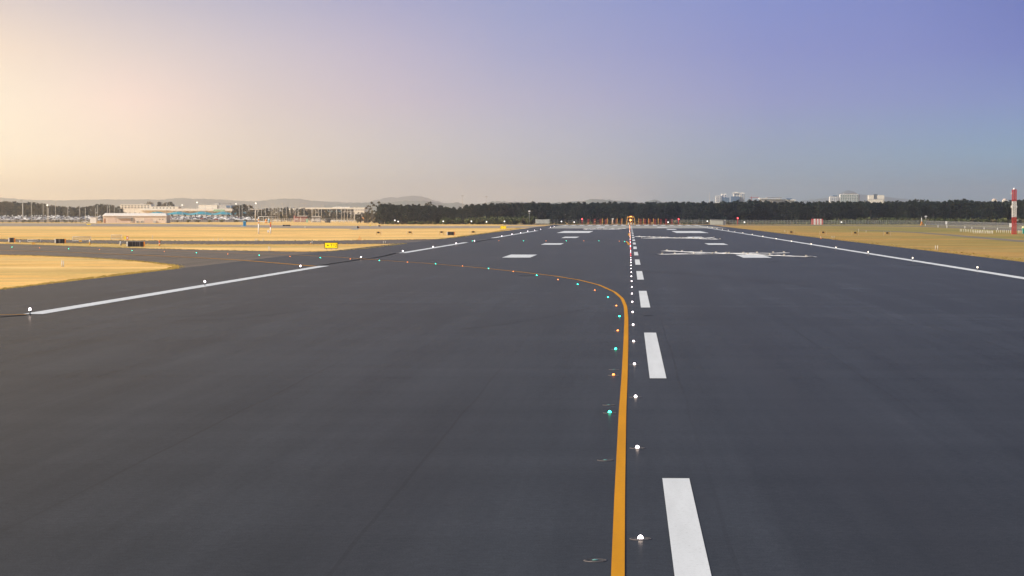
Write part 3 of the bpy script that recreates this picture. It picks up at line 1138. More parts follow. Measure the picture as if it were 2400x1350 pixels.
def small_board(label, x0, x1, y0, y1, m, m2=None):
    p = G((x0 + x1) / 2, y1 + .8)
    s = pxs(p.y)
    w, h, zb = (x1 - x0) * s, (y1 - y0) * s, .8 * s
    t = thing("small_marker", label, "marker", p, 0, "small coloured markers by the taxiways")
    b = MB(); b.box(-w / 2, w / 2, -.05, .05, zb, zb + h); b.build("panel", M[m], t)
    if m2:
        b = MB(); b.box(-w / 2 * .6, w / 2 * .6, -.06, -.05, zb + h * .2, zb + h * .8); b.build("inner_panel", M[m2], t)
    for sx in (-.35, .35):
        b = MB(); b.tube((sx * w, 0, -.06), (sx * w, 0, zb), .03); b.build("leg", M['grey'], t)
small_board("small yellow board left of the red and white board above the widest black board", 291, 295, 554, 561, 'yellow')
small_board("small red and white board above the widest black board", 296.5, 301, 553.4, 561.6, 'red', 'white')
small_board("small orange marker on the grass below the square black board", 75, 82.5, 568, 572.5, 'amber_paint')
small_board("small orange marker right of the three faced black board", 185, 192, 563, 567, 'amber_paint')
small_board("low yellow marker on the road left of the beige shed", 203, 213, 524.8, 527, 'yellow')
small_board("tiny yellow far marker left of the tiny dark far board", 866, 869.5, 527.6, 530, 'yellow')
small_board("small grey box beside the parallel taxiway below the far terminal", 712.8, 717, 530.6, 534.2, 'greywall')
def stake_cluster(label, xs, y0, y1, m, r=.05):
    p = G(xs[0], y1)
    t = thing("marker_stakes", label, "stakes", p, 0, "small stakes in the grass")
    for x in xs:
        q = G(x, y1)
        b = MB(); b.tube((q.x - p.x, q.y - p.y, -.06), (q.x - p.x, q.y - p.y, (y1 - y0) * pxs(q.y) * rng.uniform(.8, 1)), r); b.build("stake", M[m], t)
# each stake can be lifted out, so each is its own thing
def stake(label, x, y0, y1, m='pole', r=.05, group="small stakes in the grass"):
    p = G(x, y1)
    b = MB()
    h = (y1 - y0) * pxs(p.y)
    b.tube((0, 0, -.06), (0, 0, h), r, n=8)
    b.tube((0, 0, h), (0, 0, h + r), r, r * .2, n=8)
    return tag(b.build("marker_stake", M[m], None, p), label, "stake", group)
for lab, x, y0, y1, m in (
        ("left of two pale stakes on the near grass island", 145.2, 611, 624, 'pole'), ("right of two pale stakes on the near grass island", 149, 612, 624, 'pole'),
        ("left of two pale stakes on the grass strip left of the T12 sign", 629.6, 578, 586.5, 'pole'), ("right of two pale stakes on the grass strip left of the T12 sign", 632.6, 578.6, 587, 'pole'),
        ("leftmost of three pale stakes above the link taxiway, below the blue box", 500.5, 559.4, 564.4, 'pole'), ("middle of three pale stakes above the link taxiway, below the blue box", 511.2, 559, 564.4, 'pole'), ("rightmost of three pale stakes above the link taxiway, below the blue box", 521, 558.6, 564.4, 'pole'),
        ("leftmost of three pale stakes below the tall white posts", 598.4, 560, 564.6, 'pole'), ("middle of three pale stakes below the tall white posts", 602.6, 559.6, 564.6, 'pole'), ("rightmost of three pale stakes below the tall white posts", 617, 559.6, 564.6, 'pole'),
        ("left of two pale stakes at the grass strip tip right of the T12 sign", 898.6, 565.6, 570.4, 'pole'), ("right of two pale stakes at the grass strip tip right of the T12 sign", 903.4, 565.4, 570.4, 'pole'),
        ("left of three orange stakes above the T12 sign", 840, 557.6, 562.6, 'orange'), ("tallest, middle of three orange stakes above the T12 sign", 843, 553.4, 562.8, 'orange'), ("right of three orange stakes above the T12 sign", 846, 556.8, 562.8, 'orange'),
        ("left of two pale stakes in the right field near the runway edge", 1950, 553.4, 557, 'pole'), ("right of two pale stakes in the right field near the runway edge", 1955, 553.4, 557, 'pole'),
        ("left of two pale stakes in the right field, above the bottom corner of the grass", 2192.4, 576, 585, 'pole'), ("right of two pale stakes in the right field, above the bottom corner of the grass", 2197.6, 576, 585.4, 'pole'),
        ("pale stake behind the second precision light box from the left in the right field", 2012.5, 536.6, 543.6, 'pole'), ("pale stake right of the second precision light box from the left in the right field", 2030, 540.4, 544.6, 'pole'),
        ("pale stake at the left tip of the right field", 1839.4, 539.4, 543.8, 'pole')):
    stake(lab, x, y0, y1, m)
k = 0
for i in range(20):
    x = 2250.5 + 4.0 * i + rng.uniform(-.6, .6)
    stake("short cream stake in the rows of stakes left of the red and white mast", x, 537.2 + i * .17, 543.0 + i * .2, 'cream', .07, "rows of cream stakes left of the lattice mast")
for i in range(10):
    x = 2283 + 4.7 * i + rng.uniform(-.8, .8)
    stake("short cream stake in the rows of stakes left of the red and white mast", x, 542 + i * .1, 546.8 + i * .05, 'cream', .07, "rows of cream stakes left of the lattice mast")
for i in range(14):
    x = 2336 + 4.6 * i + rng.uniform(-.8, .8)
    if 2370 < x < 2383:
        continue
    stake("short cream stake in the row around the foot of the red and white mast", x, 539.4 + i * .1, 544.8 + i * .2, 'cream', .07, "cream stakes around the lattice mast foot")
for i, (x, y0, y1) in enumerate([(2168.8, 525.4, 529.6), (2198.6, 528.6, 533), (2219.4, 528.8, 534.6), (2261.5, 530.8, 535.6), (2278, 532.2, 536.4), (2306.6, 534, 537.4), (2338, 534.8, 538.2)]):
    stake("%s white stake from the left along the right perimeter road" % nth(i), x, y0, y1, 'white', .13, "white stakes along the right perimeter road")

# red and white cone-like marker by the right runway edge
p = G(1924, 559.6); s = pxs(p.y)
t = thing("edge_marker", "orange and white cone marker at the right runway edge below the striped hut", "cone", p)
b = MB(); b.lathe([(2.4 * s, -.02), (2.2 * s, .3 * s), (1.6 * s, .6 * s), (1.1 * s, 2.6 * s)], n=12); b.build("base", M['orange'], t)
b = MB(); b.lathe([(1.1 * s, 2.6 * s), (.7 * s, 5 * s)], n=12); b.build("band", M['white'], t)
b = MB(); b.lathe([(.7 * s, 5 * s), (.3 * s, 6.6 * s)], n=12); b.build("tip", M['orange'], t)

# ------------------------------------------------------------------ precision approach light boxes
def papi_proto():
    t = thing("approach_light_box", "precision light box", "light box")
    b = MB(); b.box(-.48, .48, -.35, .55, .44, .80); b.build("body", M['tan'], t)
    b = MB(); b.box(-.50, .50, -.40, .60, .80, .84); b.build("hood", M['tan'], t)
    b = MB(); b.tube((0, -.36, .64), (0, -.42, .64), .22, n=16); b.build("lens", M['black'], t)
    for sx in (-.85, .85):
        b = MB(); b.bar((sx, -.2, -.06), (sx, -.2, 1.02), .04); b.build("post", M['beige_dark'], t)
    b = MB(); b.bar((-.85, -.2, .40), (.85, -.2, .40), .04); b.build("crossbar", M['tan'], t)
    for sx in (-.5, .5):
        b = MB(); b.tube((sx, 0, -.06), (sx, 0, .42), .04); b.build("leg", M['tan'], t)
    return Placer(t)


PAPI = papi_proto()
for i, x in enumerate((886.8, 960.7, 1034.8, 1109)):
    p = G(x, 550.6 - i * .5)
    PAPI.put((p.x, p.y, 0), 0, "%s orange light box from the left in the golden field left of the runway" % nth(i), "light boxes left of the runway")
for i, (x, y) in enumerate(((1853.9, 549.4), (1928.7, 550.2), (2003.7, 551.4), (2078.6, 552))):
    p = G(x, y)
    PAPI.put((p.x, p.y, 0), 0, "%s orange light box from the left in the field right of the runway" % nth(i), "light boxes right of the runway")

# ------------------------------------------------------------------ right: lattice mast, striped hut, cabin
p = G(2376.7, 548.3); s = pxs(p.y)
t = thing("lattice_mast", "tall square lattice mast painted in red and white bands at the right edge", "mast", p)
H = (548.3 - 441.6) * s
hw = 4.4 * s
def lattice(z0, z1, mname, nb):
    b = MB()
    for sx in (-1, 1):
        for sy in (-1, 1):
            b.bar((sx * hw, sy * hw, z0), (sx * hw, sy * hw, z1), .10)
    for i in range(nb):
        a, c = z0 + (z1 - z0) * i / nb, z0 + (z1 - z0) * (i + 1) / nb
        for sy in (-1, 1):
            b.bar((-hw, sy * hw, a), (hw, sy * hw, c), .06); b.bar((hw, sy * hw, a), (-hw, sy * hw, c), .06); b.bar((-hw, sy * hw, c), (hw, sy * hw, c), .06)
            b.bar((sy * hw, -hw, a), (sy * hw, hw, c), .06); b.bar((sy * hw, hw, a), (sy * hw, -hw, c), .06)
    b.bar((0, 0, z0), (0, 0, z1), .16)
    b.build("lattice_section", M[mname], t)
lattice(0, (548.3 - 509.5) * s, 'red', 7)
lattice((548.3 - 509.5) * s, (548.3 - 472.5) * s, 'white', 7)
lattice((548.3 - 472.5) * s, H * .965, 'red', 6)
b = MB(); b.dome((0, 0, H * .965), .35, .5); b.build("top_lamp_cover", M['white'], t)
b = MB(); b.box(-5.8 * s, 5.8 * s, -.9, .9, -.06, .14); b.build("base_plate", M['red'], t)
for y0, y1, x0, x1 in ((482.6, 487.4, -7.4, 7.4),):
    for a, c in ((x0, -4.8), (4.8, x1)):
        b = MB(); b.box(a * s, c * s, -.25, .25, (548.3 - y1) * s, (548.3 - y0) * s); b.build("aerial_box", M['white'], t)
b = MB(); b.box(4.8 * s, 9.4 * s, -.2, .2, (548.3 - 518.4) * s, (548.3 - 514.6) * s); b.build("aerial_box", M['white'], t)
b = MB(); b.box(-8.6 * s, -4.8 * s, -.2, .2, (548.3 - 455) * s, (548.3 - 452.8) * s); b.build("aerial_arm", M['cream'], t)

p = G(2368.6, 540.5); s = pxs(p.y)
t = thing("equipment_tank", "white equipment box on a post just left of the lattice mast", "box", p)
b = MB(); b.box(-2.6 * s, 2.6 * s, -.3, .3, 8.2 * s, 17 * s, .92); b.build("cabinet", M['white'], t)
b = MB(); b.tube((0, 0, -.06), (0, 0, 8.2 * s), .07); b.build("post", M['steel'], t)
p = G(2218, 531.6); s = pxs(p.y)
t = thing("weather_screen", "white louvred box on a post before the right palisade fence", "box", p)
b = MB(); b.box(-1.8 * s, 1.8 * s, -.35, .35, 5.6 * s, 12 * s); b.build("cabinet", M['white'], t)
b = MB(); b.box(-2.1 * s, 2.1 * s, -.42, .42, 12 * s, 12.8 * s, .7); b.build("roof", M['white'], t)
b = MB(); b.tube((0, 0, -.06), (0, 0, 5.6 * s), .07); b.build("post", M['steel'], t)
p = G(2399.2, 547); s = pxs(p.y)
t = thing("portable_cabin", "teal green portable cabin with a pale yellow roof cut by the right edge", "cabin", p)
b = MB(); b.box(-3.2 * s, 6 * s, -.6, .6, -.06, 12 * s); b.build("body", M['green_dark'], t)
b = MB(); b.box(-3.6 * s, 6.4 * s, -.7, .7, 12 * s, 16.6 * s, .8); b.build("roof", mat("pale_yellow_roof", (.70, .66, .36), .6), t)
b = MB(); b.box(-1.5 * s, 3 * s, -.62, -.6, .6 * s, 11 * s); b.build("door", mat("teal_door", (.03, .24, .20), .5), t)

p = G(1915.8, 526.2); s = pxs(p.y)
t = thing("striped_hut", "hut painted in upright red and white stripes before the right forest", "hut", p)
hw, hh, dp = 12.8 * s, 13.2 * s, 4.0
edges = [-12.8, -8.6, -4.2, -1.3, 2.5, 5.4, 9.5, 12.8]
for i in range(7):
    b = MB()
    zt = [hh * (.985 if abs(e) > 12 else 1.0) for e in (edges[i], edges[i + 1])]
    x0, x1 = edges[i] * s, edges[i + 1] * s
    b.add([(x0, 0, -.06), (x1, 0, -.06), (x1, 0, zt[1]), (x0, 0, zt[0]), (x0, dp, -.06), (x1, dp, -.06), (x1, dp, zt[1]), (x0, dp, zt[0])],
          [(0, 1, 2, 3), (5, 4, 7, 6), (3, 2, 6, 7), (1, 5, 6, 2), (4, 0, 3, 7)])
    b.build("red_stripe_panel" if i % 2 == 0 else "white_stripe_panel", M['red'] if i % 2 == 0 else M['white'], t)
b = MB(); b.tube((-10 * s, 1, hh), (-10 * s, 1, hh + 5.5 * s), .05); b.build("aerial", M['steel'], t)

# windsock-like tripod by right perimeter road
p = G(2160, 528.6); s = pxs(p.y)
t = thing("tripod_mast", "thin white mast on a flared orange tripod base near the right fence", "mast", p)
for a in (0, 2.1, 4.2):
    b = MB(); b.bar((4.6 * s * math.cos(a), 4.6 * s * math.sin(a), -.06), (0, 0, 9 * s), .35); b.build("leg", M['orange'], t)
b = MB(); b.tube((0, 0, 4 * s), (0, 0, 18 * s), .16); b.build("pole", M['white'], t)
b = MB(); b.tube((0, 0, 18 * s), (0, 0, 21 * s), .25, .12); b.build("head", M['steel'], t)

# red obstacle light pole
def obstacle_pole(label, x, y0, y1):
    p = G(x, y1); s = pxs(p.y)
    t = thing("obstacle_light_pole", label, "light pole", p, 0, "red obstacle light poles")
    b = MB(); b.tube((0, 0, -.06), (0, 0, (y1 - y0 - 2) * s), .16); b.build("pole", M['red'], t)
    b = MB(); b.ball((0, 0, (y1 - y0 - 1) * s), .30); b.build("lamp", M['l_red'], t)
obstacle_pole("red pole with a lit red lamp before the right forest, left of the striped hut", 1729, 510.4, 527.6)
obstacle_pole("red pole with a lit red lamp at the right end of the approach posts", 1590.4, 512.6, 526)
obstacle_pole("red pole with a lit red lamp at the left end of the approach posts", 1364.4, 512.6, 526)

# white reflector globes by the fence
GL = thing("fence_globe", "globe", "globe light")
b = MB(); b.tube((0, 0, -.06), (0, 0, 1.2), .07); b.build("stem", M['dark_metal'], GL)
b = MB(); b.ball((0, 0, 1.5), .38, 12, 8); b.build("globe", mat("lit_globe", (.8, .8, .78), .4, var=0, emit=(1, .97, .9), es=.9), GL)
GLP = Placer(GL)
for x, y, lab in ((925.6, 516.5, "left of two white globes below the left end of the forest"), (933.3, 519.2, "right of two white globes below the left end of the forest"), (1039, 518.8, "white globe before the fence between the forest end and the gap in the trees"),
                  (1105, 518.8, "white globe before the fence, left of two close together"), (1140.5, 519.8, "white globe before the fence, left of the far yellow sign"), (1182.4, 518.9, "white globe before the fence, right above the far yellow sign"),
                  (1316, 519.2, "white globe right of the left pale sheet on the fence"), (1345.8, 520.6, "white globe just left of the left obstacle pole"), (1566, 520.8, "white globe among the right approach posts"), (1658, 518.6, "small white globe left of the right pale hut"),
                  (1745, 520.8, "white globe right of the red lamp pole before the right forest"), (1972, 520.6, "yellowish white globe right of the striped hut")):
    Y = 1400
    q = At(x, y, Y)
    GLP.put((q.x, Y, q.z - 1.5), 0, lab, "white globes along the perimeter fence")

# ------------------------------------------------------------------ runway end: localiser row, approach frame, red posts
YE = G(1478, 526.4).y
s = pxs(YE)
AN = thing("antenna_mast", "antenna", "antenna")
b = MB(); b.tube((0, 0, -.06), (0, 0, 14.4 * s), .15); b.build("mast", M['amber_paint'], AN)
b = MB(); b.box(-.22, .22, -.9, .9, 11.6 * s, 12.4 * s); b.build("antenna_arm", M['amber_paint'], AN)
b = MB(); b.box(-.35, .35, -.35, .35, -.06, .25); b.build("foot", M['greywall'], AN)
ANP = Placer(AN)
xs_ = [1412, 1423.6, 1446.6, 1458] + [1497, 1508.6, 1520, 1531.5, 1543]
for i, x in enumerate(xs_):
    q = At(x, 520, YE)
    side = "left" if x < 1478 else "right"
    n_ = i if x < 1478 else i - 4
    ANP.put((q.x, YE, 0), 0, "%s orange antenna mast from the left in the row %s of the orange gantry" % (nth(n_), side), "orange antenna masts beyond the runway end")
RP = thing("approach_post", "red post", "approach light")
b = MB()
for sx in (-.32, .32):
    b.bar((sx, 0, -.06), (sx, 0, 12 * s), .15)
for k in range(5):
    b.bar((-.32, 0, k * 2.4 * s + .2), (.32, 0, (k + .9) * 2.4 * s), .09)
b.build("frame", M['redpost'], RP)
b = MB(); b.box(-.7, .7, -.15, .15, 12 * s, 12.4 * s); b.build("lamp_bar", M['red'], RP)
RPP = Placer(RP)
Y2 = YE + 30
for i, x in enumerate((1379, 1393.5, 1407.5, 1420.5, 1445, 1457, 1501, 1512, 1522.5, 1535, 1548.5, 1561, 1574.6)):
    q = At(x, 520, Y2)
    RPP.put((q.x, Y2, 0), 0, "%s red lattice post from the left in the row beyond the runway end" % nth(i), "red approach light posts beyond the runway end")
q = At(1478.4, 520, YE - 12)
t = thing("approach_gantry", "tall orange tubular gantry with sloping legs at the far runway end", "gantry", (q.x, YE - 12, 0))
g = pxs(YE - 12)
for sx, lab in ((-1, 0), (1, 0)):
    b = MB(); b.bar((sx * 10.2 * g, 0, -.06), (sx * 7.8 * g, 0, 17.6 * g), .42); b.build("leg", M['amber_paint'], t)
b = MB(); b.box(-7.6 * g, 7.6 * g, -.5, .5, 16.4 * g, 18.8 * g); b.build("top_beam", M['amber_paint'], t)
for x in (-7, -4, -1.2, 1.2, 3.4, 6.6):
    b = MB(); b.tube((x * g, 0, 18.8 * g), (x * g, 0, 19.8 * g), .2); b.build("beam_lamp", M['l_orange'] if abs(x) < 2 else M['amber_paint'], t)
for x in (-1.6, 3.0):
    b = MB(); b.bar((x * g, 0, -.06), (x * g, 0, 16.4 * g), .30); b.build("upright", M['amber_paint'], t)
b = MB(); b.box(-10.6 * g, -1.8 * g, -.3, .3, 10 * g, 11.2 * g); b.box(-1.4 * g, 8.6 * g, -.3, .3, 10 * g, 11.2 * g); b.build("cross_beam", M['steel'], t)
b = MB(); b.ball((-.6 * g, -.6, 10.6 * g), .42); b.build("lamp", M['l_orange'], t)
for i, (x, w_, h_) in enumerate(((-5.4, 3.2, 4.8), (.6, 4.2, 4.6), (6.6, 2.6, 3.6))):
    q2 = At(1478.4 + x, 520, YE - 8)
    tt = thing("equipment_cabinet", ("pale cabinet under the left leg of the orange gantry", "pinkish cabinet under the middle of the orange gantry", "small grey cabinet under the right leg of the orange gantry")[i], "cabinet", (q2.x, YE - 8, 0))
    b = MB(); b.box(-w_ / 2 * g, w_ / 2 * g, -.4, .4, -.06, h_ * g); b.build("body", M[('cream', 'beige', 'greywall')[i]], tt)
    b = MB(); b.box(-w_ / 2 * g - .08, w_ / 2 * g + .08, -.5, .5, h_ * g, h_ * g + .12); b.build("lid", M['greywall'], tt)
q2 = At(1436, 520, YE + 6)
tt = thing("pale_mast", "stout pale mast with a box head left of the orange gantry", "mast", (q2.x, YE + 6, 0))
b = MB(); b.tube((0, 0, -.06), (0, 0, 12 * s), .5, .35); b.build("pole", mat("salmon_paint", (.55, .36, .24), .6), tt)
b = MB(); b.box(-.55, .55, -.4, .4, 12 * s, 14.6 * s); b.build("head", M['cream'], tt)


# ------------------------------------------------------------------ fences
def fence(label, base_px, spacing, h_m, mname='wire', postm='steel', post_r=.06):
    pts = [G(x, y) for x, y in base_px]
    L = sum((c - a).length for a, c in zip(pts, pts[1:]))
    n = max(2, min(100, int(L / spacing) + 1))
    q = densify(pts, n)
    o0 = q[0]
    t = thing("perimeter_fence", label, "fence", (o0.x, o0.y, -.05), 0, "perimeter fence runs")
    pm = MB()
    pm.tube((0, 0, 0), (0, 0, h_m), post_r, n=6)
    pm.tube((0, 0, h_m), (0, -.3, h_m + .3), post_r * .8, n=6)
    first = None
    for p in q:
        if first is None:
            first = pm.build("post", M[postm], t)
            o = first
        else:
            o = first.copy(); col.objects.link(o); o.parent = t
        o.location = (p.x - o0.x, p.y - o0.y, 0)
    b = MB()
    rl = MB()
    for a, c in zip(q, q[1:]):
        a2, c2 = a - o0, c - o0
        b.add([(a2.x, a2.y, .02), (c2.x, c2.y, .02), (c2.x, c2.y, h_m), (a2.x, a2.y, h_m)], [(0, 1, 2, 3)])
        for z in (h_m, h_m * .5):
            rl.tube((a2.x, a2.y, z), (c2.x, c2.y, z), .018, n=4, cap=False)
    b.build("wire_netting", M[mname], t)
    rl.build("rail", M[postm], t)
    return t


fence("chain link fence before the forest left of the runway end, pale posts", [(855, 521.6), (900, 522.6), (960, 523.4), (1040, 524.4), (1180, 525.4), (1290, 525.8)], 2.25, 2.5)
fence("chain link fence crossing behind the orange gantry and red posts", [(1290, 525.8), (1480, 525.4), (1690, 525.9)], 2.4, 2.5)
fence("chain link fence before the right forest from the pale hut to the palisade", [(1690, 525.9), (1900, 526.6), (2040, 527.2), (2171, 528.2)], 2.15, 2.4)
fence("long faint fence before the far car park at left, brownish posts", [(-60, 522.8), (120, 522.6), (240, 522.2)], 2.6, 2.6, 'wire_dark', 'pole')
fence("fence before the car park right of the beige shed", [(392, 521.0), (480, 520.6), (590, 520.2)], 3.0, 2.4, 'wire_dark', 'pole')
fence("tall fence below the far terminal between the white post rails and the forest", [(590, 520.2), (700, 520.6), (855, 521.6)], 2.8, 2.6, 'wire_dark', 'pole')
# palisade at far right
pts = [G(2171, 528.2), G(2240, 531.0), G(2320, 534.6), G(2400, 538.2), G(2440, 540)]
q = densify(pts, 150)
o0 = q[0]
t = thing("palisade_fence", "grey upright palisade fence curving towards the lattice mast at right", "fence", (o0.x, o0.y, -.05))
b = MB()
for p in q:
    x, y = p.x - o0.x, p.y - o0.y
    b.box(x - .06, x + .06, y - .03, y + .03, .05, 2.35)
    b.box(x - .04, x + .04, y - .02, y + .02, 2.35, 2.48, .1)
b.build("pale_panel", mat("palisade_steel", (.20, .21, .215), .6), t)
b = MB()
for a, c in zip(q, q[1:]):
    for z in (.5, 2.0):
        b.tube((a.x - o0.x, a.y - o0.y + .06, z), (c.x - o0.x, c.y - o0.y + .06, z), .04, n=4, cap=False)
b.build("rail", M['grey'], t)
b = MB()
for a, c in zip(q, q[1:]):
    b.add([(a.x - o0.x, a.y - o0.y + .1, .02), (c.x - o0.x, c.y - o0.y + .1, .02), (c.x - o0.x, c.y - o0.y + .1, 2.3), (a.x - o0.x, a.y - o0.y + .1, 2.3)], [(0, 1, 2, 3)])
b.build("backing_mesh", wire_mat("palisade_backing", (.12, .125, .13), .45), t)

# pale sheets on the fence
def sheet(label, x0, x1, y0, y1, Y, sag):
    p = At((x0 + x1) / 2, y1, Y)
    s = pxs(Y)
    w, h = (x1 - x0) * s, (y1 - y0) * s
    b = MB()
    n = 14
    vs, fs = [], []
    for i in range(n + 1):
        u = i / n - .5
        for j in range(5):
            v = j / 4
            z = h * v - (sag * h * (1 - 4 * u * u) if j == 4 else 0)
            vs.append((u * w, .12 * math.sin(i * 1.3 + j) + .15 * (1 - v), z))
    for i in range(n):
        for j in range(4):
            a = i * 5 + j
            fs.append((a, a + 5, a + 6, a + 1))
    b.add(vs, fs, True)
    # back layer so the sheet has body
    vs2 = [(x, y + .06, z) for x, y, z in vs]
    b.add(vs2, [tuple(reversed(f)) for f in fs], True)
    return tag(b.build("screen_sheet", M['sheet'], None, (p.x, Y, max(0, p.z))), label, "sheet")
sheet("pale sagging screen sheet hung on the fence left of the approach posts", 1255, 1288, 513.6, 524, 1405, .08)
p = At(1683, 524, 1420); s = pxs(1420)
t = thing("pale_hut", "low pale grey shed by the fence right of the approach posts", "shed", (p.x, 1420, 0))
b = MB(); b.box(-17.5 * s, 12 * s, 0, 5, -.06, 10.6 * s); b.build("wall", M['sheet'], t)
b = MB(); b.add([(-18 * s, -.3, 11.6 * s), (12.4 * s, -.3, 10.6 * s), (12.4 * s, 5.3, 10.9 * s), (-18 * s, 5.3, 11.9 * s), (-18 * s, -.3, 11.4 * s), (12.4 * s, -.3, 10.4 * s), (12.4 * s, 5.3, 10.4 * s), (-18 * s, 5.3, 10.4 * s)],
                [(0, 1, 2, 3), (0, 4, 5, 1), (1, 5, 6, 2), (3, 2, 6, 7), (0, 3, 7, 4)]); b.build("roof", M['greywall'], t)
b = MB(); b.box(12 * s, 18 * s, .5, 4, -.06, 10.8 * s); b.build("annexe", M['greywall'], t)

# camera / floodlight poles near the fence
def cam_pole(label, x, y0, y1, w=.14):
    p = G(x, y1); s = pxs(p.y)
    t = thing("camera_pole", label, "pole", p, 0, "poles by the perimeter fence")
    h = (y1 - y0) * s
    b = MB(); b.tube((0, 0, -.06), (0, 0, h * .9), w, w * .7); b.build("pole", M['steel'], t)
    b = MB(); b.box(-.55, .55, -.3, .3, h * .9, h); b.build("camera_box", M['white'], t)
    b = MB(); b.tube((0, -.3, h * .8), (0, .3, h * .8), .2); b.build("lower_lamp", M['white'], t)
cam_pole("slim pale camera pole before the forest left of the runway end", 1240.6, 493.4, 526)
cam_pole("stout grey pole with a box head at the left end of the forest", 908, 509, 522.4, .3)
cam_pole("slim grey pole standing over the palisade fence by the tripod mast", 2170, 506, 529, .10)

# ------------------------------------------------------------------ trees
def leaf_cloud(vs, fs, centre, rad, n, size, r, flat=1.0):
    for _ in range(n):
        u = Vector((r.gauss(0, 1), r.gauss(0, 1), r.gauss(0, 1))).normalized() * (r.random() ** 0.45)
        p = Vector((centre[0] + u.x * rad[0], centre[1] + u.y * rad[1], centre[2] + u.z * rad[2]))
        a = Vector((r.gauss(0, 1), r.gauss(0, 1), r.gauss(0, 1) * flat)).normalized()
        c = a.orthogonal().normalized()
        c.rotate(Quaternion(a, r.uniform(0, 6.28)))
        d = a.cross(c)
        s1, s2 = size * r.uniform(.6, 1.4), size * r.uniform(.4, 1.0)
        o = len(vs)
        vs += [p - c * s1, p - d * s2, p + c * s1 * .9, p + d * s2]
        fs.append((o, o + 1, o + 2, o + 3))


def tree_proto(name, seed, h, cw, base, nclump, leaf, bark, size=.55, per=26, limbs=5, open_=False):
    r = random.Random(seed)
    t = thing(name, "tree", "tree")
    b = MB()
    lean = (r.uniform(-.4, .4), r.uniform(-.4, .4))
    top = (lean[0], lean[1], h * .75)
    b.tube((0, 0, -.3), (lean[0] * .5, lean[1] * .5, h * .4), .22, .15, 7, cap=False)
    b.tube((lean[0] * .5, lean[1] * .5, h * .4), top, .15, .05, 6, cap=False)
    vs, fs = [], []
    for k in range(nclump):
        zz = base + (h - base) * ((k + r.random()) / nclump)
        f = (zz - base) / (h - base)
        prof = math.sin(math.pi * min(1, (.18 + .80 * f))) ** .7
        a = r.uniform(0, 6.28)
        rr = cw * prof * r.uniform(.25, .95)
        c = (lean[0] * f + math.cos(a) * rr, lean[1] * f + math.sin(a) * rr, zz)
        cr = cw * r.uniform(.28, .5) * (1.0 if not open_ else .75)
        leaf_cloud(vs, fs, c, (cr, cr, cr * r.uniform(.55, .85)), per, size, r)
        if k % max(1, nclump // limbs) == 0:
            z0 = max(h * .2, zz - rr * .8)
            b.tube((lean[0] * z0 / h, lean[1] * z0 / h, z0), c, .08, .03, 5, cap=False)
    b.build("trunk", M[bark], t)
    c = MB(); c.add(vs, fs); c.build("crown", M[leaf], t)
    return Placer(t)


FT = [tree_proto("forest_tree", 100 + i, h, cw, base, nc, lf, bk, .40, 50)
      for i, (h, cw, base, nc, lf, bk) in enumerate([(12.5, 3.4, 2.0, 20, 'leaf', 'bark'), (13.2, 3.8, 1.6, 22, 'leaf', 'bark'), (11.4, 3.2, 1.8, 18, 'leaf', 'bark'), (12.8, 2.9, 2.2, 18, 'leaf', 'bark'), (12.0, 3.9, 1.4, 22, 'leaf', 'bark'), (13.6, 3.1, 2.6, 20, 'leaf', 'bark')])]
TOPS = [(895, 477.5), (945, 478.5), (1000, 479.5), (1040, 482), (1055, 486), (1085, 486), (1095, 478), (1130, 477), (1180, 474.5), (1240, 473.5), (1300, 475), (1400, 473), (1440, 472), (1500, 473.5), (1600, 472.5), (1700, 471.5), (1760, 469.5), (1800, 469.8), (1880, 473), (1960, 471), (2010, 470), (2060, 472.5), (2120, 470), (2150, 469), (2200, 470), (2255, 466.5), (2300, 470), (2340, 471), (2380, 468.5), (2400, 465.5), (2450, 466)]
def top_at(x):
    for (x0, y0), (x1, y1) in zip(TOPS, TOPS[1:]):
        if x0 <= x <= x1:
            return y0 + (y1 - y0) * (x - x0) / (x1 - x0)
    return TOPS[0][1] if x < TOPS[0][0] else TOPS[-1][1]
BASEH = [12.5, 13.2, 11.4, 12.8, 12.0, 13.6]
n_trees = 0
for row, (Y, step, dy) in enumerate(((1462, 12.5, 6), (1478, 15, 6), (1496, 15, 8))):
    x = 893 + row * 5
    while x < 2440:
        i = rng.randrange(6)
        yy = Y + rng.uniform(-dy, dy)
        q = At(x, top_at(x) + rng.uniform(-1.5, 3.0) + (2.2 if row == 0 else 0), yy)
        sc_ = q.z / (BASEH[i] + .5)
        FT[i].put((q.x, yy, 0), rng.uniform(0, 6.28), "dark green tree in the dense forest belt behind the perimeter fence", "trees of the forest belt", (sc_ * rng.uniform(.9, 1.1), sc_ * rng.uniform(.9, 1.1), sc_))
        n_trees += 1
        x += step * rng.uniform(.75, 1.25)
print("forest trees", n_trees)
# the depth of the wood behind the front rows reads as one mass
r = random.Random(5)
vs, fs = [], []
for i in range(42000):
    px = r.uniform(885, 2470)
    Y = r.uniform(1500, 1545)
    zt = At(px, top_at(px) + 3.5, Y).z
    q = At(px, 510, Y)
    z = zt * (r.random() ** .8) * r.uniform(.9, 1.0)
    a = Vector((r.gauss(0, 1), r.gauss(0, 1), r.gauss(0, 1))).normalized()
    c = a.orthogonal().normalized()
    d = a.cross(c)
    s1 = r.uniform(.35, .75)
    o = len(vs)
    p = Vector((q.x, Y, max(.3, z)))
    vs += [p - c * s1, p - d * s1, p + c * s1, p + d * s1]
    fs.append((o, o + 1, o + 2, o + 3))
b = MB(); b.add(vs, fs)
tag(b.build("woods", M['leaf']), "dark inner mass of the forest belt", "woods", kind='stuff')

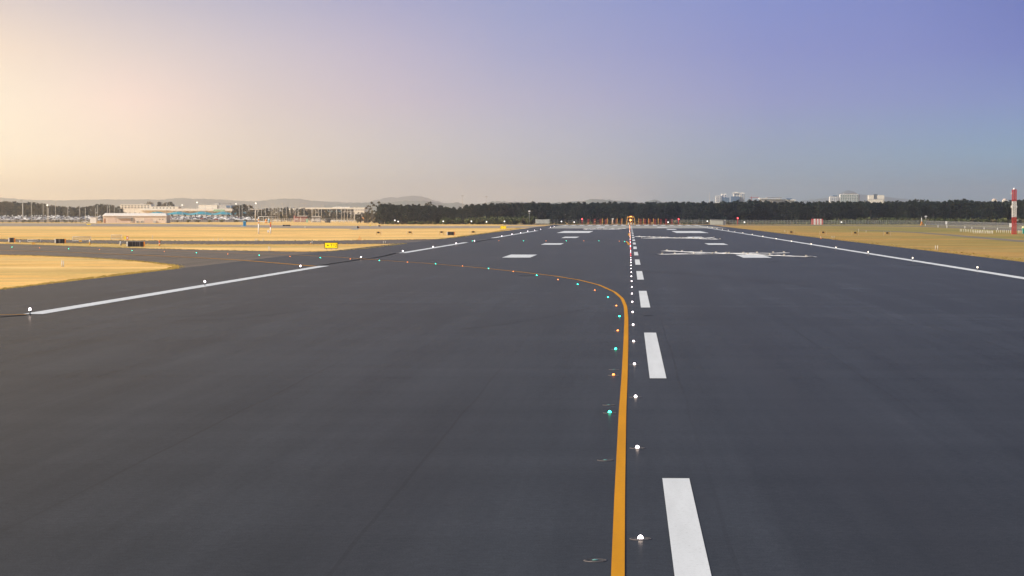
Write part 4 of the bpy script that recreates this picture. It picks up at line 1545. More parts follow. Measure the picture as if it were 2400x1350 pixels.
# standout trees
GUM = tree_proto("gum_tree", 300, 14.5, 3.6, 4.5, 13, 'leaf_brown', 'pale_bark', .38, 40, 8, True)
for x, ytop, Y, lab in ((872, 471.8, 1540, "thin open gum tree at the left end of the forest, left of the pair"), (889, 471, 1560, "thin open gum tree at the left end of the forest, right of the pair"), (862, 480, 1570, "lower gum tree at the far left tip of the forest"),
                        (1008, 471.6, 1530, "tall gum tree rising over the forest below the far blue hill"), (999, 475, 1540, "shorter gum tree beside the tall one below the far blue hill"), (2148, 464.6, 1500, "gum tree standing out above the right forest, left of its highest hump"), (2160, 466, 1500, "small gum tree standing out right beside a taller one above the right forest")):
    q = At(x, ytop, Y)
    sc_ = q.z / 14.8
    GUM.put((q.x, Y, 0), rng.uniform(0, 6), lab, "gum trees rising over the forest", (sc_ * .9, sc_ * .9, sc_))


# shrubs
def shrub_proto(name, seed, leaf):
    r = random.Random(seed)
    t = thing(name, "shrub", "shrub")
    vs, fs = [], []
    for k in range(9):
        c = (r.uniform(-2.2, 2.2), r.uniform(-1, 1), r.uniform(.5, 1.9))
        leaf_cloud(vs, fs, c, (1.1, .9, .8), 42, .30, r)
    b = MB(); b.add(vs, fs); b.build("foliage", M[leaf], t)
    b = MB()
    for k in range(4):
        b.tube((r.uniform(-.3, .3), 0, -.1), (r.uniform(-1.5, 1.5), r.uniform(-.5, .5), 1.5), .05, .02, 5)
    b.build("stem", M['bark'], t)
    return Placer(t)
SH = [shrub_proto("shrub", 400 + i, lf) for i, lf in enumerate(('leaf_green', 'leaf_green', 'leaf_brown'))]
def shrubs(x0, x1, ytop0, ytop1, Y, step, lab):
    x = x0
    while x < x1:
        f = (x - x0) / (x1 - x0)
        yt = ytop0 + (ytop1 - ytop0) * f + rng.uniform(-1.2, 2.2)
        yy = Y + rng.uniform(-3, 3)
        q = At(x, yt, yy)
        sc_ = max(.4, q.z / 2.6)
        SH[rng.randrange(2) if rng.random() < .8 else 2].put((q.x, yy, 0), rng.uniform(0, 6.28), lab, lab, (sc_ * 1.1, sc_, sc_))
        x += step * rng.uniform(.7, 1.3)
shrubs(1040, 1255, 509, 505, 1448, 11, "green shrub in the hedge at the forest foot left of the runway end")
shrubs(895, 1040, 519, 517, 1440, 13, "low dull shrub behind the left fence before the forest")
shrubs(1700, 1960, 517.5, 518, 1436, 12, "low green shrub behind the fence around the striped hut")
shrubs(1960, 2170, 511, 508.5, 1446, 11, "green shrub at the forest foot right of the striped hut")
shrubs(2170, 2440, 509.5, 512.5, 1330, 10, "green shrub behind the palisade fence at right")
shrubs(1290, 1690, 519.5, 519.5, 1438, 16, "low shrub behind the fence at the runway end")

# ------------------------------------------------------------------ left: tree belt, terminal trees
LT = [tree_proto("roadside_tree", 500 + i, h, cw, base, nc, lf, bk, .52, 40)
      for i, (h, cw, base, nc, lf, bk) in enumerate([(14, 4.6, 1.5, 22, 'leaf_brown', 'bark'), (12, 5.0, 1.2, 22, 'leaf', 'bark'), (13, 4.0, 1.8, 20, 'leaf_brown', 'bark')])]
LH = [14.4, 12.4, 13.4]
def left_trees(x0, x1, tops, Y, step, lab, grp, jit=2.0, dy=12):
    x = x0
    while x < x1:
        k = (x - x0) / (x1 - x0) * (len(tops) - 1)
        i0 = int(k)
        yt = tops[i0] + (tops[min(i0 + 1, len(tops) - 1)] - tops[i0]) * (k - i0) + rng.uniform(-jit * .4, jit)
        i = rng.randrange(3)
        yy = Y + rng.uniform(-dy, dy)
        q = At(x, yt, yy)
        sc_ = max(.25, q.z / LH[i])
        LT[i].put((q.x, yy, 0), rng.uniform(0, 6.28), lab, grp, (sc_ * rng.uniform(.85, 1.1), sc_, sc_))
        x += step * rng.uniform(.7, 1.3)
L1 = "hazy brownish green tree in the belt behind the car park at left"
left_trees(-60, 290, [468, 469, 471, 473, 476, 482, 485, 481.5, 478, 488], 2520, 9.0, L1, "left tree belt")
left_trees(-55, 285, [471, 472, 474, 477, 480, 485, 487, 484, 482, 489], 2470, 10, L1, "left tree belt")
left_trees(-50, 330, [490, 492, 494, 496, 497, 498], 2440, 12, "low hazy tree at the foot of the belt behind the car park at left", "left low trees")
left_trees(350, 412, [472, 475, 472], 3600, 17, "round hazy tree standing before the far hill above the cream terminal", "hazy trees above the terminal", 1)
left_trees(552, 590, [482, 478, 481], 2350, 9, "dark tree in the clump right of the blue canopies", "trees right of the blue canopies", 1.5)
left_trees(590, 860, [490, 488, 486, 488, 490, 494, 496, 498], 2500, 9, "dark tree among the light poles before the far terminal", "trees among the light poles")
left_trees(585, 850, [497, 496, 497, 499, 500, 500, 501], 2250, 8, "low dark green tree in the row below the far terminal roofs", "low trees below the far terminal", 2.5)
left_trees(330, 590, [500.5, 502, 503, 503, 502], 2440, 12, "dark tree in the shade under the blue canopies", "trees under the blue canopies")
left_trees(588, 862, [504, 503, 505, 504, 505, 506], 2020, 9, "low dark tree in the front row before the far terminal and brick shed", "front row trees before the far terminal", 3)
left_trees(838, 898, [500, 496, 498, 494], 1640, 7, "dull green tree filling the gap at the left forest end below the gum trees", "low trees at the left forest end", 3, 8)
shrubs(392, 600, 515, 514.5, 1880, 26, "small green shrub between parked cars before the blue canopies")
shrubs(-20, 240, 515.5, 516, 1800, 15, "dull shrub along the fence before the left car park")

# ------------------------------------------------------------------ left buildings
def bx(parent, name, m, x0, x1, y0, y1, Y, dp, xm, ybot0=False, front=0.0):
    """box part spanned by photo pixels at depth Y, front plane at Y+front"""
    s = pxs(Y)
    a = At(x0, y0, Y); c = At(x1, y1, Y)
    b = MB()
    b.box(a.x - xm, c.x - xm, front, front + dp, -.06 if ybot0 else c.z, a.z)
    return b.build(name, M[m] if isinstance(m, str) else m, parent)


Y = G(316, 522.4).y
xm = At(316, 520, Y).x
t = thing("equipment_shed", "long beige shed with a pale pitched roof beside the car park", "shed", (xm, Y, 0))
bx(t, "wall", 'beige', 241.5, 390.5, 505, 522.4, Y, 14, xm, True)
a, c = At(239.8, 505.2, Y), At(391.2, 505.2, Y)
zr = At(300, 499.6, Y).z
b = MB()
z0 = a.z - .15
b.add([(a.x - xm, -.6, z0), (c.x - xm, -.6, z0), (c.x - xm - 2.2, 7, zr), (a.x - xm + .4, 7, zr), (a.x - xm, 14.6, z0), (c.x - xm, 14.6, z0), (a.x - xm, -.6, z0 - .3), (c.x - xm, -.6, z0 - .3)],
      [(0, 1, 2, 3), (3, 2, 5, 4), (1, 5, 2), (0, 3, 4), (6, 7, 1, 0)])
b.build("roof", M['roofwhite'], t)
bx(t, "roller_door", 'beige_dark', 252, 273, 509, 522.4, Y, .1, xm, True, -.12)
bx(t, "wide_door", mat("pinkish_door", (.62, .49, .40), .8), 276, 306, 512, 522.4, Y, .1, xm, True, -.12)
bx(t, "door_canopy", 'grey', 275, 307, 511, 512, Y, 1.2, xm, False, -1.3)
bx(t, "recessed_door", 'beige_dark', 338, 357, 511, 522, Y, .1, xm, True, -.12)
bx(t, "door_frame", 'cream', 336.4, 338, 510, 522.4, Y, .2, xm, True, -.2)
bx(t, "corner_trim", 'greywall', 388.6, 390.4, 505.6, 522.4, Y, .12, xm, True, -.12)
bx(t, "side_door", mat("rust_door", (.40, .20, .12), .8), 243, 247.5, 512, 522.4, Y, .1, xm, True, -.12)
for x, y in ((309.6, 512.6), (309.6, 517.2), (322, 520), (332.4, 520)):
    p = At(x, y, Y)
    b = MB(); b.box(p.x - xm - .75, p.x - xm + .75, -.5, -.02, p.z - .7, p.z + .7); fo = b.build("cooling_unit", M['greywall'], t)
    b = MB(); b.tube((p.x - xm, -.52, p.z), (p.x - xm, -.5, p.z), .38, n=12); b.build("fan_grille", M['black'], fo)
for x in (374.6, 381.4):
    p = At(x, 514, Y)
    b = MB(); b.box(p.x - xm - .35, p.x - xm + .35, -.05, 0, p.z - .3, p.z + .3); b.build("vent", M['dark_metal'], t)
p = At(363, 520, Y)
b = MB(); b.box(p.x - xm - .9, p.x - xm + .9, -.8, -.05, -.06, 1.3); b.build("meter_box", M['greywall'], t)

Y = G(218, 522.4).y
p = G(218, 522.4)
t = thing("white_container", "white box container left of the beige shed", "container", p)
s = pxs(p.y)
b = MB(); b.box(-7.2 * s, 7.2 * s, 0, 4, -.06, 12.4 * s); b.build("body", M['white'], t)
b = MB(); b.box(-7.4 * s, 7.4 * s, -.1, 4.1, 12.4 * s, 13 * s); b.build("roof_edge", M['roofwhite'], t)
b = MB(); b.box(-.03, .03, -.02, 0, .2, 12 * s); b.build("door_seam", M['grey'], t)
Y = G(230, 522).y
p = G(231.5, 522)
t = thing("timber_stack", "low orange brown stack between the white container and the beige shed", "stack", p)
b = MB()
for k in range(3):
    b.box(-1.8 + k * .15, 1.8 - k * .2, 0, 1.2, k * .42 - .06, k * .42 + .34)
b.build("timber", mat("orange_timber", (.50, .30, .12), .9), t)

# portable blue toilet / blue kiosk
p = G(573.2, 531); s = pxs(p.y)
t = thing("blue_kiosk", "bright blue upright cabin beside the parallel taxiway, left of the tall white posts", "cabin", p)
b = MB(); b.box(-3 * s, 3 * s, -.6, .6, .2, 12 * s); b.build("body", M['blue'], t)
b = MB(); b.box(-3.4 * s, 3.4 * s, -.7, .7, 12 * s, 13.2 * s, .85); b.build("roof", M['bluepale'], t)
b = MB(); b.box(-1.6 * s, 1.6 * s, -.63, -.6, .6, 11 * s); b.build("door", mat("deep_blue_door", (.008, .18, .36), .5), t)
b = MB(); b.box(-9 * s, 4.5 * s, -.8, .8, -.06, .2); b.build("base_skid", M['greywall'], t)

# dark slanted board
p = G(767.8, 521.6); s = pxs(p.y)
b = MB()
b.add([(-6 * s, 0, -.06), (6 * s, 0, -.06), (6 * s, 0, 10 * s), (-6 * s, 0, 7 * s), (-6 * s, 2, -.06), (6 * s, 2, -.06), (6 * s, 2, 10 * s), (-6 * s, 2, 7 * s)],
      [(0, 1, 2, 3), (5, 4, 7, 6), (3, 2, 6, 7), (1, 5, 6, 2), (4, 0, 3, 7)])
t = thing("dark_shed", "small dark shed with a slanting top before the far terminal", "shed", p)
b.build("wall", mat("charcoal_cladding", (.05, .055, .06), .7), t)
b = MB(); b.add([(-6.4 * s, -.2, 7.0 * s), (6.4 * s, -.2, 10.2 * s), (6.4 * s, 2.2, 10.2 * s), (-6.4 * s, 2.2, 7.0 * s), (-6.4 * s, -.2, 7.4 * s), (6.4 * s, -.2, 10.6 * s), (6.4 * s, 2.2, 10.6 * s), (-6.4 * s, 2.2, 7.4 * s)],
                [(3, 2, 1, 0), (4, 5, 6, 7), (0, 1, 5, 4), (1, 2, 6, 5), (2, 3, 7, 6), (3, 0, 4, 7)]); b.build("roof", M['grey'], t)

# white pipe rails by the posts
def rail(label, x0, x1, y, Y, ybase, legs):
    a, c = At(x0, y, Y), At(x1, y, Y)
    t = thing("pipe_rail", label, "rail", ((a.x + c.x) / 2, Y, 0), 0, "white pipe rails")
    xm = (a.x + c.x) / 2
    b = MB(); b.tube((a.x - xm, 0, a.z), (c.x - xm, 0, c.z), .13); b.build("rail", M['white'], t)
    for k in range(legs):
        x = a.x - xm + (c.x - a.x) * k / (legs - 1)
        b = MB(); b.tube((x, 0, -.06), (x, 0, a.z), .09); b.build("leg", M['white'], t)
rail("low white pipe rail running right from the tall white post", 606, 640, 519.4, 1560, 522, 4)
rail("high thin white rail frame above the low pipe rail", 606, 651, 507.8, 1750, 522, 5)
rail("pale pipe rail right of the high rail frame", 640, 672, 516.2, 1800, 522, 5)
rail("pale rail left of the dark slanted shed", 730, 764, 515.8, 1800, 522, 6)
rail("pale rail right of the dark slanted shed", 775, 858, 517.6, 1720, 522, 9)

# cream multi-storey block
Y = 3000
xm = At(330, 500, Y).x
t = thing("cream_block", "cream stepped multi storey block above the beige shed, left of the blue canopies", "building", (xm, Y, 0))
for i, (x0, x1, y0) in enumerate(((282, 354, 479.2), (354, 394, 484), (394, 418, 484))):
    bx(t, "wall", 'cream', x0, x1, y0, 505, Y, 20, xm, True)
for i in range(9):
    x = 285 + i * 7.6
    for k, y in enumerate((481.2, 485.6)):
        w_ = bx(t, "window", 'darkglass', x, x + 3.6, y, y + 1.9, Y, .1, xm, False, -.12)
        bx(w_, "sill", 'greywall', x - .3, x + 3.9, y + 1.9, y + 2.3, Y, .25, xm, False, -.3)
for i in range(7):
    x = 358 + i * 8
    w_ = bx(t, "window", 'darkglass', x, x + 3.2, 486.4, 488.4, Y, .1, xm, False, -.12)
bx(t, "roof_plant", 'greywall', 326, 334, 476.8, 479.2, Y, 8, xm, False, 5)
bx(t, "canopy_slab", 'roofwhite', 330, 410, 491.6, 493.2, Y, 4, xm, False, -4.2)

# long terminal behind canopies
Y = 2800
xm = At(500, 500, Y).x
t = thing("terminal_building", "long cream terminal with a big box upper storey above the blue canopies", "building", (xm, Y, 0))
bx(t, "wall", 'greywall', 405, 585, 494.4, 512, Y, 30, xm, True)
bx(t, "roof_slab", 'roofwhite', 402, 545, 489, 494.2, Y, 34, xm, False, -3)
bx(t, "upper_storey", 'cream', 465, 509, 480.2, 488.8, Y, 20, xm)
bx(t, "upper_storey", 'greywall', 509.4, 540, 480.2, 488.8, Y, 18, xm, False, 1)
bx(t, "glazed_gallery", 'glass', 530, 551, 481.6, 486.4, Y, 10, xm, False, .4)
bx(t, "roof_edge", 'grey', 518, 538, 477, 478.4, Y, 10, xm, False, 4)
bx(t, "plant_room", 'greywall', 500, 512, 475.6, 480.2, Y, 6, xm, False, 6)
bx(t, "green_panel", 'green', 501.5, 527, 491, 495.6, Y, .3, xm, False, -3.4)
bx(t, "yellow_panel", 'yellow', 437, 440, 500.6, 504.4, Y, .3, xm, False, -.35)
for i in range(8):
    x = 412 + i * 15
    bx(t, "shade_panel", 'cream', x, x + 10, 494.4, 496.4, Y, .3, xm, False, -.4)
for i in range(16):
    x = 541 + i * 1.0
    bx(t, "louvre", 'white', 541 + i * 2.2, 541.8 + i * 2.2, 490.4, 492.2, Y, .3, xm, False, -.4) if i < 8 else None

# blue tensile canopies: each sail a thing
Y = 2500
def sail(label, x0, x1, ytop, ylow, ymid):
    a, c = At(x0, ylow, Y), At(x1, ylow, Y)
    xm = (a.x + c.x) / 2
    w = c.x - a.x
    zt, zl = At(x0, ytop, Y).z, At(x0, ymid, Y).z
    t = thing("blue_canopy", label, "canopy", (xm, Y, 0), 0, "blue canopies before the terminal")
    b = MB()
    n, m = 12, 6
    vs, fs = [], []
    for i in range(n + 1):
        u = i / n
        pk = .5 + .5 * math.cos(2 * math.pi * (u - .5))
        for j in range(m + 1):
            v = j / m
            hgt = zl + (zt - zl) * (.25 + .75 * pk) * math.sin(math.pi * v * .5) ** .8 - (zl - a.z) * (1 - v) * (1 - .75 * pk)
            vs.append((-w / 2 + w * u, v * 12, hgt))
    for i in range(n):
        for j in range(m):
            q = i * (m + 1) + j
            fs.append((q, q + m + 1, q + m + 2, q + 1))
    b.add(vs, fs, True)
    b.add([(x, y + .02, z - .12) for x, y, z in vs], [tuple(reversed(f)) for f in fs], True)
    b.build("fabric", M['teal'], t)
    for sx in (-.48, .48):
        q = MB(); q.tube((sx * w, .3, -.06), (sx * w, .3, a.z + .4), .16); q.build("mast", M['pole'], t)
for i, (x0, x1, yt, yl, ym) in enumerate(((340, 388, 496, 503, 501), (386, 442, 495.6, 504, 501.5), (440, 498, 495.6, 504, 501.6), (496, 542, 495.8, 503.8, 501.6), (540, 582, 496.2, 503, 501.4))):
    sail("%s blue fabric canopy from the left before the cream terminal" % nth(i), x0, x1, yt, yl, ym)

# far right terminal (cream long roof)
Y = 2650
xm = At(780, 500, Y).x
t = thing("far_terminal", "long low cream terminal with flat roofs left of the forest end", "building", (xm, Y, 0))
bx(t, "wall", 'greywall', 712, 850, 490.2, 512, Y, 30, xm, True)
bx(t, "roof_slab", 'cream', 703, 856, 486.4, 490, Y, 36, xm, False, -4)
bx(t, "upper_roof", 'roofwhite', 779, 820, 484.6, 486.4, Y, 20, xm, False, 4)
bx(t, "white_bay", 'cream', 728, 756, 490.2, 499, Y, 2, xm, False, -2.4)
bx(t, "blue_fascia", 'bluepale', 768, 800, 494.2, 497.2, Y, 2, xm, False, -2.6)
bx(t, "glazing", 'darkglass', 757, 828, 491, 494, Y, .4, xm, False, -.5)
for i in range(14):
    x = 704 + i * 10.6
    bx(t, "column", 'greywall', x, x + 1.1, 490, 512, Y, .5, xm, True, -3.4)
Y = 2560
xm = At(842, 500, Y).x
t = thing("office_block", "cream block with a gridded upper wall beside the gum trees", "building", (xm, Y, 0))
bx(t, "wall", 'cream', 829, 854, 488.6, 512, Y, 20, xm, True)
for i in range(6):
    bx(t, "window", 'greywall', 830.6 + i * 3.9, 833.2 + i * 3.9, 490.2, 493.4, Y, .1, xm, False, -.12)
Y = 1900
xm = At(842, 500, Y).x
t = thing("carport", "white flat roofed carport below the far terminal, left of the forest", "carport", (xm, Y, 0))
bx(t, "roof", 'white', 828, 856, 500.9, 502, Y, 6, xm)
for x in (829.5, 837, 848, 855):
    bx(t, "post", 'white', x, x + .6, 502, 520, Y, .2, xm, True, .5)
Y = 1950
xm = At(703, 510, Y).x
t = thing("brick_shed", "low reddish shed with a grey roof before the far terminal", "shed", (xm, Y, 0))
bx(t, "wall", 'maroon', 688, 719, 507.4, 520.4, Y, 8, xm, True)
bx(t, "roof", 'greywall', 697, 720, 505.4, 507.4, Y, 9, xm, False, -.5)
bx(t, "sign_panel", 'white', 692, 698, 512.4, 514.2, Y, .1, xm, False, -.12)
bx(t, "door", mat("pink_door", (.45, .22, .2), .7), 688.4, 691.4, 505, 520.4, Y, .15, xm, True, -.16)
bx(t, "downpipe", 'cream', 704, 705, 508, 520.4, Y, .15, xm, True, -.18)
Y = 1900
xm = At(740, 510, Y).x
t = thing("flat_shed", "grey flat roofed shed left of the dark slanted shed", "shed", (xm, Y, 0))
bx(t, "wall", 'grey', 731, 750, 508.6, 519, Y, 6, xm, True)
bx(t, "roof", 'greywall', 730, 751, 506.4, 508.6, Y, 7, xm, False, -.5)
bx(t, "door", 'dark_metal', 735, 738.6, 511, 519, Y, .1, xm, True, -.12)
p = G(719.4, 521.2); s = pxs(p.y)
t = thing("green_cabinet", "pale green cabinet between the reddish shed and the dark slanted shed", "cabinet", p)
b = MB(); b.box(-2.3 * s, 2.3 * s, 0, 1, -.06, 8 * s); b.build("body", M['green'], t)
b = MB(); b.box(-2.5 * s, 2.5 * s, -.1, 1.1, 8 * s, 8.5 * s); b.build("lid", M['greywall'], t)
Y = 2300
xm = At(636, 505, Y).x
t = thing("forecourt_canopy", "white flared canopy among the dark trees above the pipe rails", "canopy", (xm, Y, 0))
a, c = At(621, 501.4, Y), At(648, 503, Y)
b = MB(); b.box(a.x - xm, c.x - xm, 0, 6, a.z - .5, a.z); b.build("roof", M['cream'], t)
b = MB()
m0, m1 = At(623, 502, Y), At(631, 506.4, Y)
b.add([(m0.x - xm, .5, m0.z), (m0.x - xm + 4, .5, m0.z), (m1.x - xm - .6, .5, m1.z - 2), (m0.x - xm + 1.8, .5, m1.z - 2), (m0.x - xm, 3, m0.z), (m0.x - xm + 4, 3, m0.z), (m1.x - xm - .6, 3, m1.z - 2), (m0.x - xm + 1.8, 3, m1.z - 2)],
      [(3, 2, 1, 0), (4, 5, 6, 7), (0, 1, 5, 4), (1, 2, 6, 5), (2, 3, 7, 6), (3, 0, 4, 7)])
b.build("column", M['cream'], t)
# orange excavator
Y = 1800
q = At(858, 512, Y); s = pxs(Y)
t = thing("excavator", "orange digger standing by the fence at the left end of the forest", "digger", (q.x, Y, 0))
b = MB(); b.box(-1.4, 1.4, -.9, -.4, -.06, .7); b.box(-1.4, 1.4, .4, .9, -.06, .7); b.build("track", M['tyre'], t)
b = MB(); b.box(-1.1, 1.4, -1, 1, .7, 1.8); b.build("body", M['orange'], t)
b = MB(); b.box(-1.0, .1, -.9, .2, 1.8, 2.9); b.build("cab", M['darkglass'], t)
b = MB(); b.bar((-.9, .5, 1.5), (-2.4, .5, 3.7), .4); b.bar((-2.4, .5, 3.7), (-3.4, .5, 1.8), .32); b.build("arm", M['orange'], t)
b = MB(); b.box(-3.8, -3.1, .1, .9, 1.0, 1.8, .7); b.build("bucket", M['dark_metal'], t)
# orange and white machines at rail
for x, m, lab in ((624, 'orange', "orange drum like tank behind the white pipe rail"), (630.6, 'bluepale', "pale blue and white tank behind the white pipe rail")):
    Y = 1760
    q = At(x, 512, Y)
    t = thing("site_tank", lab, "tank", (q.x, Y, 0))
    b = MB(); b.lathe([(.7, -.06), (.7, 2.0), (.6, 2.3)], n=12); b.build("drum", M[m], t)
    b = MB(); b.lathe([(.45, 2.3), (.4, 2.7), (.1, 2.8)], n=12); b.build("cap", M['white'], t)

# ------------------------------------------------------------------ cars
def car_proto(name, paint, long=4.4, hgt=1.45, van=False):
    t = thing(name, "car", "car")
    b = MB()
    w = .87
    if van:
        prof = [(-2.4, .35), (-2.4, 1.0), (-1.9, 1.25), (-1.3, 2.0), (2.3, 2.05), (2.4, .35)]
    else:
        prof = [(-2.2, .35), (-2.2, .78), (-1.2, .92), (-.55, 1.40), (.85, 1.45), (1.65, .98), (2.2, .92), (2.2, .35)]
    n = len(prof)
    vs = [(x, -w, z) for x, z in prof] + [(x, w, z) for x, z in prof]
    b.add(vs, [tuple(range(n)), tuple(range(2 * n - 1, n - 1, -1))] + [(i, n + i, n + (i + 1) % n, (i + 1) % n) for i in range(n)])
    b.build("body", paint, t)
    g = MB()
    if van:
        g.box(-1.45, 0.2, -w - .01, w + .01, 1.25, 1.8)
    else:
        g.add([(-1.0, -w - .01, .95), (1.4, -w - .01, 1.0), (.8, -w - .01, 1.36), (-.5, -w - .01, 1.34)], [(0, 1, 2, 3)])
        g.add([(-1.0, w + .01, .95), (1.4, w + .01, 1.0), (.8, w + .01, 1.36), (-.5, w + .01, 1.34)], [(3, 2, 1, 0)])
        g.add([(-1.22, -w + .1, .95), (-1.22, w - .1, .95), (-.60, w - .16, 1.40), (-.60, -w + .16, 1.40)], [(0, 1, 2, 3)])
    g.build("glazing", M['darkglass'], t)
    for sx in (-1.35, 1.35):
        for sy in (-w, w):
            q = MB(); q.tube((sx, sy - .09, .31), (sx, sy + .09, .31), .31, n=10); q.build("wheel", M['tyre'], t)
    return Placer(t)


CARS = [(car_proto("parked_car", CARPAINT[0]), "white"), (car_proto("parked_car", CARPAINT[1]), "silver"), (car_proto("parked_car", CARPAINT[2]), "dark"), (car_proto("parked_car", CARPAINT[3]), "red"), (car_proto("parked_van", CARPAINT[0], van=True), "white van")]
def car_rows(x0, x1, Ys, where, n):
    for Y in Ys:
        x = x0 + rng.uniform(0, 4)
        step = (x1 - x0) / n
        while x < x1:
            i = rng.choices(range(5), (46, 26, 12, 5, 8))[0]
            q = At(x, 512, Y)
            CARS[i][0].put((q.x, Y + rng.uniform(-.5, .5), park_z(Y) + .02), rng.choice((0, math.pi)) + rng.uniform(-.4, .4), ("small %s parked %s in the car park %s") % (CARS[i][1], "" if "van" in CARS[i][1] else "car", where) if False else
                           "small %s%s parked in the far car park %s" % (CARS[i][1], "" if "van" in CARS[i][1] else " car", where), "cars in the car park " + where)
            x += step * rng.uniform(.7, 1.4)
car_rows(-25, 238, (1965, 2050, 2150, 2260, 2380), "left of the beige shed", 21)
car_rows(396, 600, (1965, 2050, 2150, 2260, 2380), "before the blue canopies", 16)
p = G(198.6, 522.2)
CARS[0][0].put((p.x, p.y, -.03), 0, "white car standing alone left of the white container", "cars by the beige shed", 1.0)

# ------------------------------------------------------------------ light poles
def pole_proto(name, h, head, r=.13):
    t = thing(name, "pole", "light pole")
    b = MB(); b.tube((0, 0, -.06), (0, 0, h), r * 1.2, r * .7, 8); b.build("pole", M['pole'], t)
    if head == 'ball':
        q = MB(); q.ball((0, 0, h + .4), .5, 10, 6); q.build("lamp", mat("lit_ball_" + name, (.9, .88, .8), .4, var=0, emit=(1, .95, .8), es=1.0), t)
    elif head == 'arm':
        q = MB(); q.tube((-1.4, 0, h), (1.4, 0, h), .08); q.build("arm", M['pole'], t)
        for sx in (-1.4, 1.4):
            q = MB(); q.box(sx - .35, sx + .35, -.2, .2, h - .05, h + .12); q.build("lamp_head", M['roofwhite'], t)
    elif head == 'small':
        q = MB(); q.box(-.9, .9, -.3, .3, h - .15, h + .15); q.build("lamp_rack", M['greywall'], t)
    elif head == 'rack':
        q = MB(); q.box(-3.0, 3.0, -.4, .4, h - .6, h + .4); q.build("lamp_rack", M['greywall'], t)
    return Placer(t)


PP = pole_proto("light_pole", 12, None)
PB = pole_proto("ball_light_pole", 12, 'ball')
PA = pole_proto("twin_arm_light_pole", 12, 'arm')
PF = pole_proto("far_floodlight_mast", 12, 'small', .1)
PK = pole_proto("floodlight_mast", 12, 'rack', .3)
def lp(P_, x, ytop, Y, label, group):
    q = At(x, ytop, Y)
    k = q.z / 12.0
    P_.put((q.x, Y, 0), 0, label, group, (1.25, 1.25, k))
lp(PK, 53.5, 473, 2000, "thickest pale floodlight mast at far left, with a wide head", "floodlight masts at left")
for i, (x, yt) in enumerate(((73.7, 475), (101, 475.5), (130, 473), (159, 476), (186.8, 479.5), (228, 479.5))):
    lp(PP, x, yt, 1950, "%s tall thin pale pole from the left before the left tree belt" % nth(i), "tall pale poles before the left tree belt")
for i, (x, yt) in enumerate(((113.7, 487), (200, 487), (223.5, 486.6))):
    lp(PP, x, yt, 1900, "%s shorter pale pole from the left before the left tree belt" % nth(i), "shorter pale poles before the left tree belt")
lp(PB, 110.8, 482.4, 1820, "pale pole with a round head between the second and third tall poles at left", "ball topped poles")
for i, (x, yt) in enumerate(((251.5, 482), (257, 480), (268, 480), (281, 487), (291, 480), (299, 486), (305, 484), (315, 484), (340, 486), (365, 474))):
    lp(PP, x, yt, 2050, "%s thin pale pole from the left rising behind the beige shed roof" % nth(i), "pale poles behind the beige shed")
for i, (x, yt) in enumerate(((390, 476), (398, 484), (412.6, 478), (427, 482), (445.6, 482), (462, 476), (481, 480), (497.6, 486), (518, 480), (530, 484), (540.6, 482), (561, 482), (567.6, 480), (583.5, 480))):
    lp((PB if i in (3, 5) else PP), x, yt, 2250, "%s pale pole from the left rising before the blue canopies" % nth(i), "pale poles before the blue canopies")
lp(PB, 553.4, 479, 2400, "ball topped pole above the right end of the blue canopies", "ball topped poles")
lp(PB, 599.6, 478, 1950, "brightest ball topped pole just left of the tall white post", "ball topped poles")
lp(PK, 598.4, 490, 1900, "thick grey floodlight mast just left of the tall white post", "floodlight masts among the trees")
for i, (x, yt) in enumerate(((604, 484), (613, 480), (622.6, 482), (635.6, 480), (640, 478), (645, 481), (649.6, 478), (654, 480), (662.6, 478), (671, 480), (680, 479), (691.6, 480), (699, 481), (712.7, 477), (730.6, 478), (733, 484), (739.4, 482), (746.6, 488), (753.6, 479), (773.5, 489))):
    lp(PA if i in (4, 8, 13) else PP, x, yt, 2100, "%s thin pale pole from the left among the trees before the far terminal" % nth(i), "thin poles before the far terminal")
for i, (x, yt) in enumerate(((789.4, 484), (800, 488), (807, 486), (814.6, 487), (822.6, 490), (831, 488), (864.6, 482))):
    lp(PP, x, yt, 2000, "%s thin pole from the left rising over the carport side of the far terminal" % nth(i), "thin poles by the carport")
for x, yt, Y_, lab in ((1084, 459, 2600, "faint tall floodlight mast over the gap in the trees"), (1140, 461, 2700, "faint tall floodlight mast right of the gap in the trees"), (1663.4, 450, 2600, "faint thin mast left of the left city towers")):
    lp(PF if x < 1500 else PP, x, yt, Y_, lab, "faint far masts over the forest")
CL = thing("car_park_lamp", "lamp", "lamp")
b = MB(); b.tube((0, 0, -.1), (0, 0, 3.0), .09); b.build("post", M['pole'], CL)
b = MB(); b.ball((0, 0, 3.3), .55, 10, 6); b.build("lamp", M['white'], CL)
CLP = Placer(CL)
for i, x in enumerate((9.8, 12.6, 18.9, 29, 44, 51, 61, 76, 82, 86.3, 92, 97, 106, 121.5, 134.8, 150, 208, 234.8)):
    Y_ = 2200
    q = At(x, 505.6 + rng.uniform(-.8, .8), Y_)
    CLP.put((q.x, Y_, q.z - 3.3), 0, "%s small round white lamp from the left over the left car park" % nth(i), "round lamps over the left car park")
for i, x in enumerate((430.8, 443.4, 455.7, 469, 481.4, 494, 506, 520.6, 529, 544, 556, 570)):
    Y_ = 2200
    q = At(x, 507 + rng.uniform(-1, 1), Y_)
    CLP.put((q.x, Y_, q.z - 3.3), 0, "%s small round white lamp from the left over the car park before the canopies" % nth(i), "round lamps over the right car park")
